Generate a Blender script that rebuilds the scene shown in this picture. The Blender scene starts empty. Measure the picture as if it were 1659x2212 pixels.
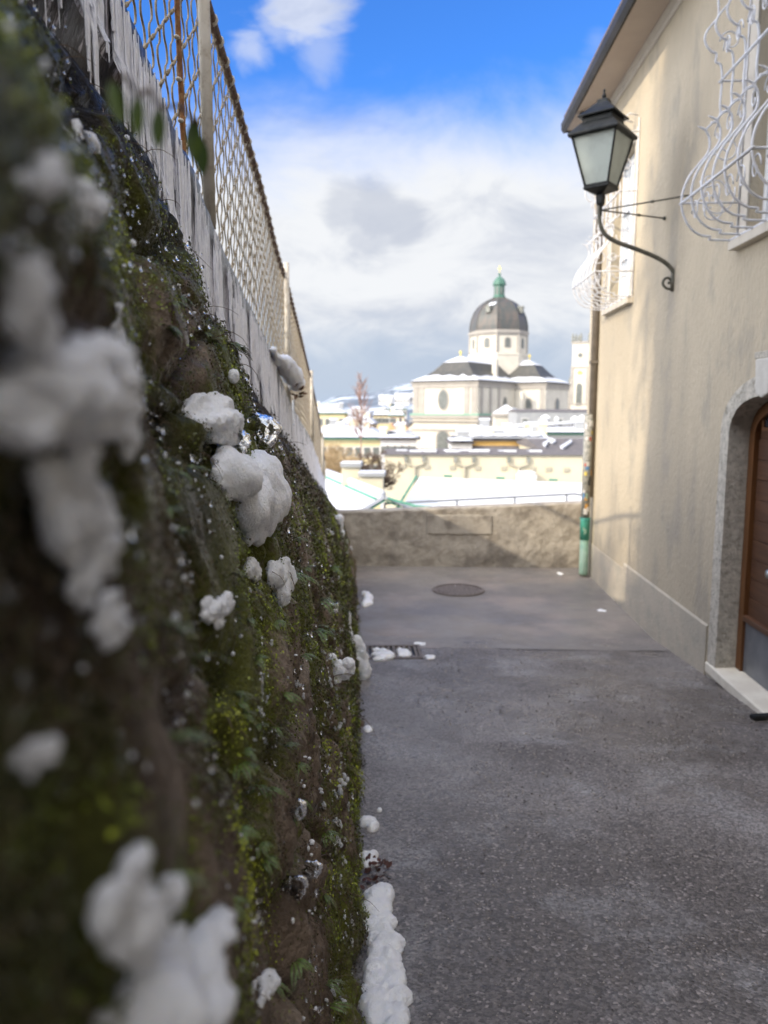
import bpy, bmesh, math, random
import numpy as np
from mathutils import Vector, Matrix, Euler
R=math.radians
random.seed(7); rng=np.random.default_rng(7)
sc=bpy.context.scene
# ------------------------------------------------------------------ camera
F=1661.; CX,CY=829.5,1106.
PITCH=math.atan(221/F); YAW=R(2.54)
cam=bpy.data.cameras.new('Camera'); camo=bpy.data.objects.new('Camera',cam); sc.collection.objects.link(camo)
camo.rotation_euler=(math.pi/2-PITCH,0,YAW); camo.location=(0,0,0)
cam.sensor_fit='VERTICAL'; cam.sensor_height=24; cam.lens=24*F/2212
cam.clip_start=.01; cam.clip_end=20000
cam.dof.use_dof=True; cam.dof.focus_distance=1.8; cam.dof.aperture_fstop=2.6
sc.camera=camo
# ------------------------------------------------------------------ light
SUN_EL=R(28); sd=Vector((.82*math.cos(SUN_EL),.57*math.cos(SUN_EL),-math.sin(SUN_EL))).normalized()  # travel direction
sl=bpy.data.lights.new('Sun','SUN'); so=bpy.data.objects.new('Sun',sl); sc.collection.objects.link(so)
sl.energy=3.2; sl.angle=R(.8); sl.color=(1,.86,.66)
so.rotation_euler=sd.to_track_quat('-Z','Y').to_euler()
w=bpy.data.worlds.new('World'); sc.world=w; w.use_nodes=True
def build_world():
    nt=w.node_tree; N=nt.nodes; L=nt.links; N.clear()
    def nd(t,**k):
        n=N.new(t)
        for a,b in k.items(): setattr(n,a,b)
        return n
    def math_(op,a,b=None,c=None,clamp=False):
        n=nd('ShaderNodeMath',operation=op,use_clamp=clamp)
        for i,v in enumerate((a,b,c)):
            if v is None: continue
            if isinstance(v,(int,float)): n.inputs[i].default_value=v
            else: L.new(v,n.inputs[i])
        return n.outputs[0]
    def mixc(f,a,b):
        n=nd('ShaderNodeMix',data_type='RGBA')
        for s,v in ((n.inputs[0],f),(n.inputs[6],a),(n.inputs[7],b)):
            if isinstance(v,(int,float)): s.default_value=v
            elif isinstance(v,tuple): s.default_value=(*v,1)
            else: L.new(v,s)
        return n.outputs[2]
    def sstep(x,a,b):
        n=nd('ShaderNodeMapRange',interpolation_type='SMOOTHSTEP'); L.new(x,n.inputs[0])
        n.inputs[1].default_value=a; n.inputs[2].default_value=b; return n.outputs[0]
    tc=nd('ShaderNodeTexCoord'); d=tc.outputs['Generated']
    def noise(scale,detail=6,rough=.55,stretch=(1,1,1),off=(0,0,0),dist=0):
        m=nd('ShaderNodeMapping'); L.new(d,m.inputs[0]); m.inputs[3].default_value=stretch; m.inputs[1].default_value=off
        n=nd('ShaderNodeTexNoise'); L.new(m.outputs[0],n.inputs[0]); n.inputs['Scale'].default_value=scale
        n.inputs['Detail'].default_value=detail; n.inputs['Roughness'].default_value=rough; n.inputs['Distortion'].default_value=dist
        return n.outputs[0]
    sky=nd('ShaderNodeTexSky',sky_type='NISHITA'); sky.sun_disc=False
    sky.sun_elevation=SUN_EL; sky.sun_rotation=math.atan2(-sd.x,-sd.y); sky.air_density=1.0; sky.dust_density=.3; sky.ozone_density=2
    sx=nd('ShaderNodeSeparateXYZ'); L.new(d,sx.inputs[0]); z=sx.outputs[2]
    tint=nd('ShaderNodeVectorMath',operation='MULTIPLY'); L.new(sky.outputs[0],tint.inputs[0]); tint.inputs[1].default_value=(.42,.95,1.78)
    # clouds
    n1=noise(3.2,8,.6,(1,1,1.9),(2.3,.4,1.1),.3); n2=noise(7,7,.62,(1,1,2.2),(5,1,3),.5); n3=noise(2.1,4,.5,(1,1,2.4),(8.2,3,1))
    low=sstep(math_('ADD',z,math_('MULTIPLY',math_('SUBTRACT',n1,.5),.22)),.375,.235)
    def puff(px,py,r,k=1.):
        v=pixray(px,py).normalized()
        n=nd('ShaderNodeVectorMath',operation='DISTANCE'); L.new(d,n.inputs[0]); n.inputs[1].default_value=v
        q=math_('ADD',n.outputs[1],math_('MULTIPLY',math_('SUBTRACT',n2,.5),r*2.6))
        return math_('MULTIPLY',sstep(q,r*1.15,r*.25),k)
    pf=None
    for a in ((655,20,.055,.75),(690,110,.04,.35),(545,105,.035,.5),(600,60,.035,.4),(1290,90,.02,.15)):
        q=puff(*a); pf=q if pf is None else math_('MAXIMUM',pf,q)
    back=sstep(n3,.45,.6)     # broken cloud elsewhere round the sky
    behind=sstep(sx.outputs[1],.45,.1)
    mask=math_('MAXIMUM',math_('MAXIMUM',low,pf),math_('MULTIPLY',math_('MAXIMUM',back,.6),behind))
    tex=math_('ADD',math_('MULTIPLY',n2,.55),math_('MULTIPLY',n3,.45))
    shade=sstep(tex,.33,.53)
    cc=mixc(shade,(.66,.70,.79),(.92,.94,.97))
    g=math_('MAXIMUM',puff(745,448,.030,.5),puff(812,452,.036,.6)); g2=math_('MAXIMUM',puff(872,478,.030,.6),puff(800,500,.03,.4))
    cc=mixc(math_('MAXIMUM',g,g2),cc,(.49,.54,.66))
    band=sstep(math_('ADD',z,math_('MULTIPLY',math_('SUBTRACT',n2,.5),.12)),.135,.055)
    cc=mixc(math_('MULTIPLY',band,.85),cc,(.50,.60,.75))
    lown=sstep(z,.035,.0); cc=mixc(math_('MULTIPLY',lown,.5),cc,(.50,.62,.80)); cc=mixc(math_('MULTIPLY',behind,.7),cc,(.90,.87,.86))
    bg1=nd('ShaderNodeBackground'); L.new(tint.outputs[0],bg1.inputs[0]); bg1.inputs[1].default_value=.115
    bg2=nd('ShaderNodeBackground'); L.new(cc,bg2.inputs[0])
    # extra brightness round the sun, behind the camera, added to lift the shade
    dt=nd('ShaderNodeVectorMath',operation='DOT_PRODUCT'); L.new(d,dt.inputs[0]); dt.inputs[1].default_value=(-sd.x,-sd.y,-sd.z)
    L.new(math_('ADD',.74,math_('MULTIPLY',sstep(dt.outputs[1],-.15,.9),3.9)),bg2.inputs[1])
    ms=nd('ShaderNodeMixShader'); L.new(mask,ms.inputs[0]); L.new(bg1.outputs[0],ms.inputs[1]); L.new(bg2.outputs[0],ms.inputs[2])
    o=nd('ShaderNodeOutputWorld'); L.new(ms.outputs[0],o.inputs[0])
# ---- pixel <-> world (photograph at 1659 x 2212)
fw=Vector((-math.sin(YAW)*math.cos(PITCH),math.cos(YAW)*math.cos(PITCH),-math.sin(PITCH)))
rt=Vector((math.cos(YAW),math.sin(YAW),0)); upv=rt.cross(fw)
def pixray(x,y): return fw*F+rt*(x-CX)+upv*(CY-y)
def atY(x,y,Y): d=pixray(x,y); return d*(Y/d.y)
def atX(x,y,X): d=pixray(x,y); return d*(X/d.x)
def atZ(x,y,Z): d=pixray(x,y); return d*(Z/d.z)
build_world()
sc.view_settings.view_transform='Standard'; sc.view_settings.look='None'; sc.view_settings.gamma=1; sc.view_settings.exposure=.42
sc.cycles.max_bounces=8; sc.cycles.transmission_bounces=6; sc.cycles.caustics_reflective=False; sc.cycles.caustics_refractive=False
sc.cycles.sample_clamp_indirect=4
# ------------------------------------------------------------------ helpers
C=sc.collection
def link(name,me,parent=None,mats=None,smooth=False):
    o=bpy.data.objects.new(name,me); C.objects.link(o); o.parent=parent
    if mats:
        for m in (mats if isinstance(mats,(list,tuple)) else [mats]): me.materials.append(m)
    if smooth: me.polygons.foreach_set('use_smooth',[True]*len(me.polygons))
    return o
def tag(o,label=None,cat=None,group=None,kind=None):
    if label: o['label']=label
    if cat: o['category']=cat
    if group: o['group']=group
    if kind: o['kind']=kind
    return o
def empty(name,loc=(0,0,0),rz=0):
    o=bpy.data.objects.new(name,None); C.objects.link(o); o.location=loc; o.rotation_euler=(0,0,rz); o.empty_display_size=.1; return o
class MB:
    def __init__(s): s.v=[]; s.f=[]; s.mi=[]
    def add(s,vs,fs,mi=0):
        b=len(s.v); s.v+= [tuple(p) for p in vs]; s.f+=[tuple(b+i for i in f) for f in fs]; s.mi+=[mi]*len(fs); return s
    def box(s,x0,x1,y0,y1,z0,z1,mi=0,M=None):
        P=[Vector((x,y,z)) for z in (z0,z1) for y in (y0,y1) for x in (x0,x1)]
        if M: P=[M@p for p in P]
        return s.add(P,[(0,2,3,1),(4,5,7,6),(0,1,5,4),(2,6,7,3),(0,4,6,2),(1,3,7,5)],mi)
    def prism(s,poly,a,b,axis='y',mi=0):   # poly of 2d points extruded
        n=len(poly)
        def m(p,t): return {'y':(p[0],t,p[1]),'x':(t,p[0],p[1]),'z':(p[0],p[1],t)}[axis]
        P=[m(p,a) for p in poly]+[m(p,b) for p in poly]
        return s.add(P,[tuple(range(n)),tuple(range(2*n-1,n-1,-1))]+[(i,n+i,n+(i+1)%n,(i+1)%n) for i in range(n)],mi)
    def tube(s,pts,r,k=6,mi=0,cap=True):
        pts=[Vector(p) for p in pts]; n=len(pts); rr=r if isinstance(r,(list,tuple)) else [r]*n
        rows=[]; u=None
        for i in range(n):
            t=(pts[min(i+1,n-1)]-pts[max(i-1,0)])
            t=t.normalized() if t.length>1e-9 else Vector((0,0,1))
            if u is None: u=t.orthogonal().normalized()
            else:
                u=u-t*u.dot(t); u=u.normalized() if u.length>1e-6 else t.orthogonal().normalized()
            v=t.cross(u)
            rows.append([pts[i]+(u*math.cos(2*math.pi*j/k)+v*math.sin(2*math.pi*j/k))*rr[i] for j in range(k)])
        fs=[(i*k+j,i*k+(j+1)%k,(i+1)*k+(j+1)%k,(i+1)*k+j) for i in range(n-1) for j in range(k)]
        if cap: fs+=[tuple(range(k-1,-1,-1)),tuple((n-1)*k+j for j in range(k))]
        return s.add([p for r_ in rows for p in r_],fs,mi)
    def lathe(s,prof,k=24,c=(0,0,0),mi=0,a0=0,cap=True):  # prof (r,z)
        n=len(prof); P=[(c[0]+r*math.cos(a0+2*math.pi*j/k),c[1]+r*math.sin(a0+2*math.pi*j/k),c[2]+z) for r,z in prof for j in range(k)]
        fs=[(i*k+j,i*k+(j+1)%k,(i+1)*k+(j+1)%k,(i+1)*k+j) for i in range(n-1) for j in range(k)]
        if cap: fs+=[tuple(range(k-1,-1,-1)),tuple((n-1)*k+j for j in range(k))]
        return s.add(P,fs,mi)
    def build(s,name,mats,parent=None,smooth=False,bevel=0,M=None):
        me=bpy.data.meshes.new(name); vv=s.v if M is None else [tuple(M@Vector(p)) for p in s.v]
        me.from_pydata(vv,[],s.f); me.update()
        for p,m in zip(me.polygons,s.mi): p.material_index=m
        bm=bmesh.new(); bm.from_mesh(me); bmesh.ops.recalc_face_normals(bm,faces=bm.faces); bm.to_mesh(me); bm.free()
        o=link(name,me,parent,mats,smooth)
        if bevel:
            b=o.modifiers.new('b','BEVEL'); b.width=bevel; b.segments=2; b.limit_method='ANGLE'
        return o
def npmesh(name,verts,faces4,mats,parent=None,smooth=True,attr=None):
    me=bpy.data.meshes.new(name); n=len(verts); k=faces4.shape[1]; m=len(faces4)
    me.vertices.add(n); me.vertices.foreach_set('co',np.ascontiguousarray(verts,np.float32).ravel())
    me.loops.add(m*k); me.loops.foreach_set('vertex_index',faces4.astype(np.int32).ravel())
    me.polygons.add(m); me.polygons.foreach_set('loop_start',np.arange(m,dtype=np.int32)*k)
    try: me.polygons.foreach_set('loop_total',np.full(m,k,np.int32))
    except Exception: pass
    me.update(calc_edges=True)
    if attr:
        for a,v in attr.items():
            t=me.attributes.new(a,'FLOAT','POINT'); t.data.foreach_set('value',v.astype(np.float32).ravel())
    o=link(name,me,parent,mats,smooth); return o
# numpy value noise
def _h(i,j,k):
    n=(i*374761393+j*668265263+k*2147483647*3+k*1274126177)&0xffffffff
    n=((n^(n>>13))*1274126177)&0xffffffff; n=((n^(n>>16))*2246822519)&0xffffffff
    return ((n^(n>>15))&0xffffff)/float(0xffffff)
def vnoise(P):
    P=np.asarray(P,float); I=np.floor(P).astype(np.int64); f=P-I; f=f*f*(3-2*f); i,j,k=I[...,0],I[...,1],I[...,2]
    a,b,c=f[...,0],f[...,1],f[...,2]; r=0
    for di in (0,1):
        for dj in (0,1):
            for dk in (0,1):
                r=r+_h(i+di,j+dj,k+dk)*(a if di else 1-a)*(b if dj else 1-b)*(c if dk else 1-c)
    return r
def fbm(P,oct=4,rough=.5):
    P=np.asarray(P,float); s=0; a=1; t=0
    for o in range(oct): s=s+a*vnoise(P*2**o+17.3*o); t+=a; a*=rough
    return s/t
def cell(P):  # worley F1,F2
    P=np.asarray(P,float); I=np.floor(P).astype(np.int64); f1=np.full(P.shape[:-1],9.); f2=f1.copy()
    for di in (-1,0,1):
        for dj in (-1,0,1):
            for dk in (-1,0,1):
                J=I+np.array([di,dj,dk]); q=np.stack([_h(J[...,0],J[...,1],J[...,2]),_h(J[...,0]+71,J[...,1],J[...,2]),_h(J[...,0],J[...,1]+53,J[...,2])],-1)+J
                dd=np.linalg.norm(q-P,axis=-1); f2=np.where(dd<f1,f1,np.minimum(f2,dd)); f1=np.minimum(f1,dd)
    return f1,f2
# ---- materials
def mat(name,c1,c2=None,scale=4,rough=.8,bump=0,bscale=60,detail=5,stretch=(1,1,1),lo=.35,hi=.65,metal=0,spec=.4,c3=None,s3=20,w3=.3,bdist=.01,rr=None):
    m=bpy.data.materials.new(name); m.use_nodes=True; nt=m.node_tree; N=nt.nodes; L=nt.links; b=N['Principled BSDF']
    b.inputs['Roughness'].default_value=rough; b.inputs['Metallic'].default_value=metal; b.inputs['Specular IOR Level'].default_value=spec
    tc=N.new('ShaderNodeTexCoord'); mp=N.new('ShaderNodeMapping'); mp.inputs[3].default_value=stretch; L.new(tc.outputs['Object'],mp.inputs[0])
    def noise(s,dt=detail):
        n=N.new('ShaderNodeTexNoise'); n.inputs['Scale'].default_value=s; n.inputs['Detail'].default_value=dt; n.inputs['Roughness'].default_value=.6; L.new(mp.outputs[0],n.inputs[0]); return n
    def mix(f,a,bb):
        x=N.new('ShaderNodeMix'); x.data_type='RGBA'
        for s,v in ((x.inputs[0],f),(x.inputs[6],a),(x.inputs[7],bb)):
            if isinstance(v,tuple): s.default_value=(*v,1)
            elif isinstance(v,float): s.default_value=v
            else: L.new(v,s)
        return x.outputs[2]
    def mr(x,a,bb,c=0.,d=1.):
        r=N.new('ShaderNodeMapRange'); r.interpolation_type='SMOOTHSTEP'; L.new(x,r.inputs[0]); r.inputs[1].default_value=a; r.inputs[2].default_value=bb; r.inputs[3].default_value=c; r.inputs[4].default_value=d; return r.outputs[0]
    col=c1
    if c2: col=mix(mr(noise(scale).outputs[0],lo,hi),c1,c2)
    if c3: col=mix(mr(noise(s3).outputs[0],.5,.68,0.,w3),col,c3)
    if isinstance(col,tuple): b.inputs['Base Color'].default_value=(*col,1)
    else: L.new(col,b.inputs['Base Color'])
    if rr: L.new(mr(noise(scale*1.7).outputs[0],.35,.65,rr[0],rr[1]),b.inputs['Roughness'])
    if bump:
        bn=N.new('ShaderNodeBump'); bn.inputs['Strength'].default_value=bump; bn.inputs['Distance'].default_value=bdist; L.new(noise(bscale,8).outputs[0],bn.inputs['Height']); L.new(bn.outputs[0],b.inputs['Normal'])
    return m
def glassy(name,col=(1,1,1),rough=.02,ior=1.31):
    m=bpy.data.materials.new(name); m.use_nodes=True; b=m.node_tree.nodes['Principled BSDF']
    b.inputs['Base Color'].default_value=(*col,1); b.inputs['Roughness'].default_value=rough; b.inputs['IOR'].default_value=ior; b.inputs['Transmission Weight'].default_value=1
    return m
M={}
M['snow']=mat('snow',(.80,.82,.86),(.86,.87,.89),6,.6,.5,90,bdist=.01)
M['snowc']=mat('snow_clump',(.93,.94,.97),(.97,.97,.98),30,.4,.9,170,bdist=.008,spec=.6)
bs_=M['snowc'].node_tree.nodes['Principled BSDF']; bs_.inputs['Subsurface Weight'].default_value=.5; bs_.inputs['Subsurface Scale'].default_value=.02; bs_.inputs['Subsurface Radius'].default_value=(1,1.1,1.3)
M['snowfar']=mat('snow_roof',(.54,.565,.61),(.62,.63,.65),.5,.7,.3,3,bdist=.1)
M['ice']=glassy('ice',(.96,.98,1),.06)
M['drop']=glassy('water_drop',(1,1,1),0.,1.33)
M['iron']=mat('lamp_iron',(.018,.02,.02),(.035,.036,.034),14,.45,.3,120,metal=.6)
M['wrought']=mat('bracket_iron',(.10,.10,.08),(.16,.15,.12),14,.55,.3,120,metal=.3)
M['white_iron']=mat('white_painted_iron',(.74,.75,.79),(.64,.64,.66),18,.5,.1,100,c3=(.5,.46,.42),s3=40,w3=.35)
M['plaster']=mat('plaster',(.50,.43,.315),(.425,.365,.27),.9,.92,.7,30,stretch=(1,1,.5),c3=(.34,.305,.245),s3=2.6,w3=.75,bdist=.025)
M['plinth']=mat('plinth_plaster',(.47,.415,.33),(.41,.37,.30),2,.92,.45,30,c3=(.32,.31,.26),s3=6,w3=.5,bdist=.02)
M['trim']=mat('moulding',(.62,.57,.48),(.56,.51,.43),3,.85,.2,40)
M['soffit']=mat('soffit',(.50,.42,.35),(.46,.38,.32),2,.85,.2,30)
M['gutter']=mat('gutter_metal',(.02,.018,.016),(.035,.03,.028),6,.5,.1,30,metal=.5)
M['rooftile']=mat('roof_tile',(.12,.09,.08),(.17,.13,.11),12,.85,.6,20)
M['stone']=mat('jamb_stone',(.58,.54,.46),(.42,.39,.33),14,.85,1.0,45,c3=(.20,.18,.14),s3=22,w3=.6,bdist=.015)
M['palestone']=mat('pale_stone',(.58,.555,.50),(.50,.475,.42),6,.8,.5,50)
M['slab']=mat('threshold_stone',(.72,.68,.58),(.62,.57,.48),5,.7,.3,50)
M['wood']=mat('door_wood',(.105,.05,.027),(.07,.034,.02),7,.45,.3,40,stretch=(1,.25,5))
M['woodframe']=mat('door_frame_wood',(.15,.062,.02),(.11,.046,.016),7,.45,.2,40,stretch=(4,4,.4))
M['kick']=mat('kick_plate',(.16,.17,.19),(.21,.22,.24),5,.4,.1,30,metal=.4)
M['brass']=mat('knob_metal',(.42,.42,.38),None,rough=.35,metal=.9)
M['winframe']=mat('window_paint',(.78,.79,.80),(.70,.71,.73),8,.45,.1,40)
M['darkglass']=mat('glass_dark',(.03,.035,.045),None,rough=.08,spec=.8)
M['curtain']=mat('curtained_glass',(.46,.52,.58),(.60,.64,.68),5,.12,spec=.8,stretch=(1,3,.4))
M['pipe_brown']=mat('downpipe_brown',(.17,.15,.125),(.22,.19,.16),8,.5,.1,30,metal=.2)
M['pipe_green']=mat('standpipe_green',(.05,.27,.20),(.08,.36,.27),9,.5,.3,40)
M['pipe_pale']=mat('standpipe_pale_green',(.36,.50,.38),(.25,.42,.31),9,.6,.3,40)
M['pipe_grey']=mat('standpipe_grey',(.22,.22,.20),(.36,.35,.31),25,.6,.4,40,c3=(.10,.11,.10),s3=40,w3=.8)
M['rust']=mat('rusty_iron',(.36,.16,.055),(.22,.10,.045),30,.8,.6,150,c3=(.50,.30,.14),s3=50,w3=.6)
M['railrust']=mat('brown_iron',(.12,.066,.042),(.20,.12,.08),30,.75,.6,150,c3=(.36,.32,.27),s3=22,w3=.6)
M['galv']=mat('weathered_pipe',(.66,.61,.52),(.56,.51,.42),9,.6,.3,80,c3=(.34,.26,.17),s3=26,w3=.5)
M['wire']=mat('wire',(.34,.28,.18),(.46,.40,.30),60,.55,.3,300,metal=.25,c3=(.22,.12,.05),s3=80,w3=.7)
M['cast']=mat('cast_iron',(.11,.09,.08),(.20,.17,.15),30,.6,.6,60)
M['leaf']=mat('dead_leaf',(.16,.075,.02),(.09,.04,.015),60,.5,.3,200)
M['leafred']=mat('red_dead_leaf',(.09,.03,.022),(.05,.02,.015),60,.6,.3,200)
M['fern']=mat('fern_green',(.06,.11,.016),(.12,.18,.025),40,.4,.2,300,spec=.7)
M['copper']=mat('green_copper',(.06,.22,.16),(.10,.28,.20),3,.6,.2,10)
M['copperpale']=mat('pale_green_copper',(.14,.30,.22),(.20,.36,.27),3,.6)
M['church']=mat('church_plaster',(.575,.54,.455),(.51,.475,.40),.35,.9,.2,2)
M['churchtrim']=mat('church_stone_trim',(.34,.315,.275),(.29,.27,.24),.5,.9,.2,2)
M['slate']=mat('dark_church_roof',(.055,.058,.055),(.085,.08,.07),.5,.6,.3,4,stretch=(3,3,.3))
M['dome']=mat('dome_metal',(.060,.068,.066),(.10,.085,.075),.45,.5,.3,4,stretch=(2,2,.5))
M['winfar']=mat('far_window',(.10,.11,.10),(.15,.16,.15),2,.3)
M['cream']=mat('cream_wall',(.62,.56,.41),(.57,.515,.375),.4,.9,.2,4)
M['yellow']=mat('yellow_wall',(.62,.53,.31),(.56,.47,.27),.4,.9)
M['ochre']=mat('ochre_wall',(.78,.50,.16),(.70,.44,.15),.6,.9)
M['orange']=mat('orange_wall',(.62,.36,.18),(.56,.33,.17),.6,.9)
M['greywall']=mat('grey_wall',(.33,.34,.34),(.28,.29,.30),.6,.9)
M['whitewall']=mat('white_wall',(.60,.59,.57),(.55,.54,.525),.6,.9)
M['tilefar']=mat('far_tiles',(.10,.095,.095),(.16,.14,.13),2,.8,.4,8)
M['mauve']=mat('mauve_roof',(.24,.19,.18),(.30,.24,.22),1,.8)
M['pipefar']=mat('far_downpipe',(.38,.35,.27),None,rough=.5)
M['twig']=mat('twig_bark',(.10,.07,.05),(.16,.11,.08),20,.8)
M['twigred']=mat('reddish_twigs',(.24,.15,.12),(.32,.21,.17),3,.8)
M['twigtan']=mat('tan_twigs',(.34,.25,.13),(.42,.31,.18),3,.8)
M['hillwood']=mat('hill_wood',(.025,.04,.05),(.07,.09,.10),.02,.9,detail=8)
M['hillsnow']=mat('hill_snow',(.62,.68,.78),(.80,.82,.86),.02,.9)
M['vent']=mat('white_metal',(.75,.75,.74),None,rough=.5)
M['gold']=mat('gilded',(.75,.58,.12),None,rough=.4,metal=.6)
M['statue']=mat('statue_stone',(.16,.17,.15),(.26,.26,.23),2,.9)
# special: asphalt
def asphalt():
    m=mat('asphalt',(.115,.10,.09),(.225,.205,.195),.75,.6,.7,130,c3=(.33,.325,.33),s3=1.9,w3=.45,rr=(.13,.58),spec=.7,bdist=.007)
    nt=m.node_tree; N=nt.nodes; L=nt.links; b=N['Principled BSDF']; old=b.inputs['Base Color'].links[0].from_socket
    tc=N.new('ShaderNodeTexCoord'); vo=N.new('ShaderNodeTexVoronoi'); vo.inputs['Scale'].default_value=95; L.new(tc.outputs['Object'],vo.inputs[0])
    hv=N.new('ShaderNodeSeparateColor'); L.new(vo.outputs['Color'],hv.inputs[0])
    r=N.new('ShaderNodeMapRange'); L.new(hv.outputs[0],r.inputs[0]); r.inputs[1].default_value=.2; r.inputs[2].default_value=1; r.inputs[3].default_value=.55; r.inputs[4].default_value=1.45
    x=N.new('ShaderNodeVectorMath'); x.operation='SCALE'; L.new(old,x.inputs[0]); L.new(r.outputs[0],x.inputs[3])
    mx=N.new('ShaderNodeMix'); mx.data_type='RGBA'; r2=N.new('ShaderNodeMapRange'); L.new(hv.outputs[1],r2.inputs[0]); r2.inputs[1].default_value=.93; r2.inputs[2].default_value=.97
    L.new(r2.outputs[0],mx.inputs[0]); L.new(x.outputs[0],mx.inputs[6]); mx.inputs[7].default_value=(.32,.28,.26,1)
    L.new(mx.outputs[2],b.inputs['Base Color'])
    bn=N.new('ShaderNodeBump'); bn.inputs['Strength'].default_value=.7; bn.inputs['Distance'].default_value=.004; L.new(vo.outputs['Distance'],bn.inputs['Height']); bn.invert=True
    bo=b.inputs['Normal'].links[0].from_socket; L.new(bo,bn.inputs['Normal']); L.new(bn.outputs[0],b.inputs['Normal'])
    return m
M['asphalt']=asphalt()
M['tarmac']=mat('smooth_tarmac',(.25,.225,.20),(.185,.17,.16),1.2,.6,.7,90,c3=(.31,.26,.23),s3=1.1,w3=.7,rr=(.3,.65),bdist=.006)
M['sandy']=mat('sandy_tarmac',(.275,.245,.215),(.24,.215,.19),2.5,.8,.6,90)
def wallmat():
    m=mat('wall_rock',(.11,.076,.05),(.27,.20,.145),7,.6,1.0,70,spec=.18,c3=(.34,.27,.20),s3=9,w3=.7,rr=(.25,.7),bdist=.03)
    nt=m.node_tree; N=nt.nodes; L=nt.links; b=N['Principled BSDF']; old=b.inputs['Base Color'].links[0].from_socket
    a=N.new('ShaderNodeAttribute'); a.attribute_name='moss'; tc=N.new('ShaderNodeTexCoord')
    n=N.new('ShaderNodeTexNoise'); n.inputs['Scale'].default_value=45; n.inputs['Detail'].default_value=8; L.new(tc.outputs['Object'],n.inputs[0])
    ad=N.new('ShaderNodeMath'); ad.operation='ADD'; L.new(a.outputs['Fac'],ad.inputs[0]); L.new(n.outputs[0],ad.inputs[1])
    r=N.new('ShaderNodeMapRange'); L.new(ad.outputs[0],r.inputs[0]); r.inputs[1].default_value=.85; r.inputs[2].default_value=1.15
    g=N.new('ShaderNodeMix'); g.data_type='RGBA'; g.inputs[6].default_value=(.06,.062,.014,1); g.inputs[7].default_value=(.17,.175,.025,1); L.new(n.outputs[0],g.inputs[0])
    x=N.new('ShaderNodeMix'); x.data_type='RGBA'; L.new(r.outputs[0],x.inputs[0]); L.new(old,x.inputs[6]); L.new(g.outputs[2],x.inputs[7])
    d=N.new('ShaderNodeAttribute'); d.attribute_name='dark_mask'
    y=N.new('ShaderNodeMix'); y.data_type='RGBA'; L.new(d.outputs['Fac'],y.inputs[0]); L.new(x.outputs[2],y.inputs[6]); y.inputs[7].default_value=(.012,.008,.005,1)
    L.new(y.outputs[2],b.inputs['Base Color']); return m
M['wall']=wallmat()
def mossmat():
    m=bpy.data.materials.new('moss_leaves'); m.use_nodes=True; N=m.node_tree.nodes; L=m.node_tree.links; b=N['Principled BSDF']
    a=N.new('ShaderNodeAttribute'); a.attribute_name='tone'; cr=N.new('ShaderNodeValToRGB'); L.new(a.outputs['Fac'],cr.inputs[0]); e=cr.color_ramp
    e.elements[0].color=(.075,.045,.024,1); e.elements[1].position=1; e.elements[1].color=(.42,.46,.04,1)
    for p,c in ((.3,(.06,.06,.02,1)),(.55,(.12,.145,.022,1)),(.8,(.26,.31,.03,1))): k=e.elements.new(p); k.color=c
    L.new(cr.outputs[0],b.inputs['Base Color']); b.inputs['Roughness'].default_value=.33; b.inputs['Specular IOR Level'].default_value=.35
    return m
M['moss']=mossmat()
def capmat():
    m=bpy.data.materials.new('icy_streaked_coping'); m.use_nodes=True; N=m.node_tree.nodes; L=m.node_tree.links; b=N['Principled BSDF']
    tc=N.new('ShaderNodeTexCoord'); a=N.new('ShaderNodeAttribute'); a.attribute_name='h'
    def noi(s,st,dt=6,r=.65,di=.4):
        mp=N.new('ShaderNodeMapping'); mp.inputs[3].default_value=st; L.new(tc.outputs['Object'],mp.inputs[0]); n=N.new('ShaderNodeTexNoise'); n.inputs['Scale'].default_value=s; n.inputs['Detail'].default_value=dt; n.inputs['Roughness'].default_value=r; n.inputs['Distortion'].default_value=di; L.new(mp.outputs[0],n.inputs[0]); return n.outputs[0]
    st=noi(60,(1.3,1.3,.10)); sp=noi(70,(1,1,.5)); big=noi(3,(1,1,.6),3)
    def mth(op,x,y):
        q=N.new('ShaderNodeMath'); q.operation=op
        for i,v in enumerate((x,y)):
            if isinstance(v,float): q.inputs[i].default_value=v
            else: L.new(v,q.inputs[i])
        return q.outputs[0]
    # near the top edge speckled and dark, then white icy drips
    hh=mth('ADD',mth('MULTIPLY',mth('POWER',mth('MAXIMUM',a.outputs['Fac'],0.0),3.0),.20),mth('MULTIPLY',mth('LESS_THAN',a.outputs['Fac'],-.03),.10))
    v=mth('SUBTRACT',mth('ADD',mth('MULTIPLY',st,.55),mth('MULTIPLY',mth('ADD',sp,noi(17,(1.3,1.3,.14),4)),.225)),hh); v=mth('ADD',v,mth('MULTIPLY',mth('SUBTRACT',big,.5),.35))
    cr=N.new('ShaderNodeValToRGB'); L.new(v,cr.inputs[0]); e=cr.color_ramp
    e.elements[0].position=.43; e.elements[0].color=(.02,.018,.022,1); e.elements[1].position=.585; e.elements[1].color=(.95,.94,.98,1)
    k=e.elements.new(.465); k.color=(.12,.10,.12,1); k=e.elements.new(.51); k.color=(.62,.60,.67,1)
    L.new(cr.outputs[0],b.inputs['Base Color']); b.inputs['Roughness'].default_value=.3; b.inputs['Specular IOR Level'].default_value=.7
    bn=N.new('ShaderNodeBump'); bn.inputs['Strength'].default_value=.8; bn.inputs['Distance'].default_value=.012; L.new(v,bn.inputs['Height']); L.new(bn.outputs[0],b.inputs['Normal']); return m
M['cap']=capmat()
def parapetmat():
    m=mat('parapet_stone',(.47,.425,.355),(.32,.285,.235),4,.88,.5,22,c3=(.15,.13,.11),s3=2.3,w3=.65,bdist=.03)
    return m
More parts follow.
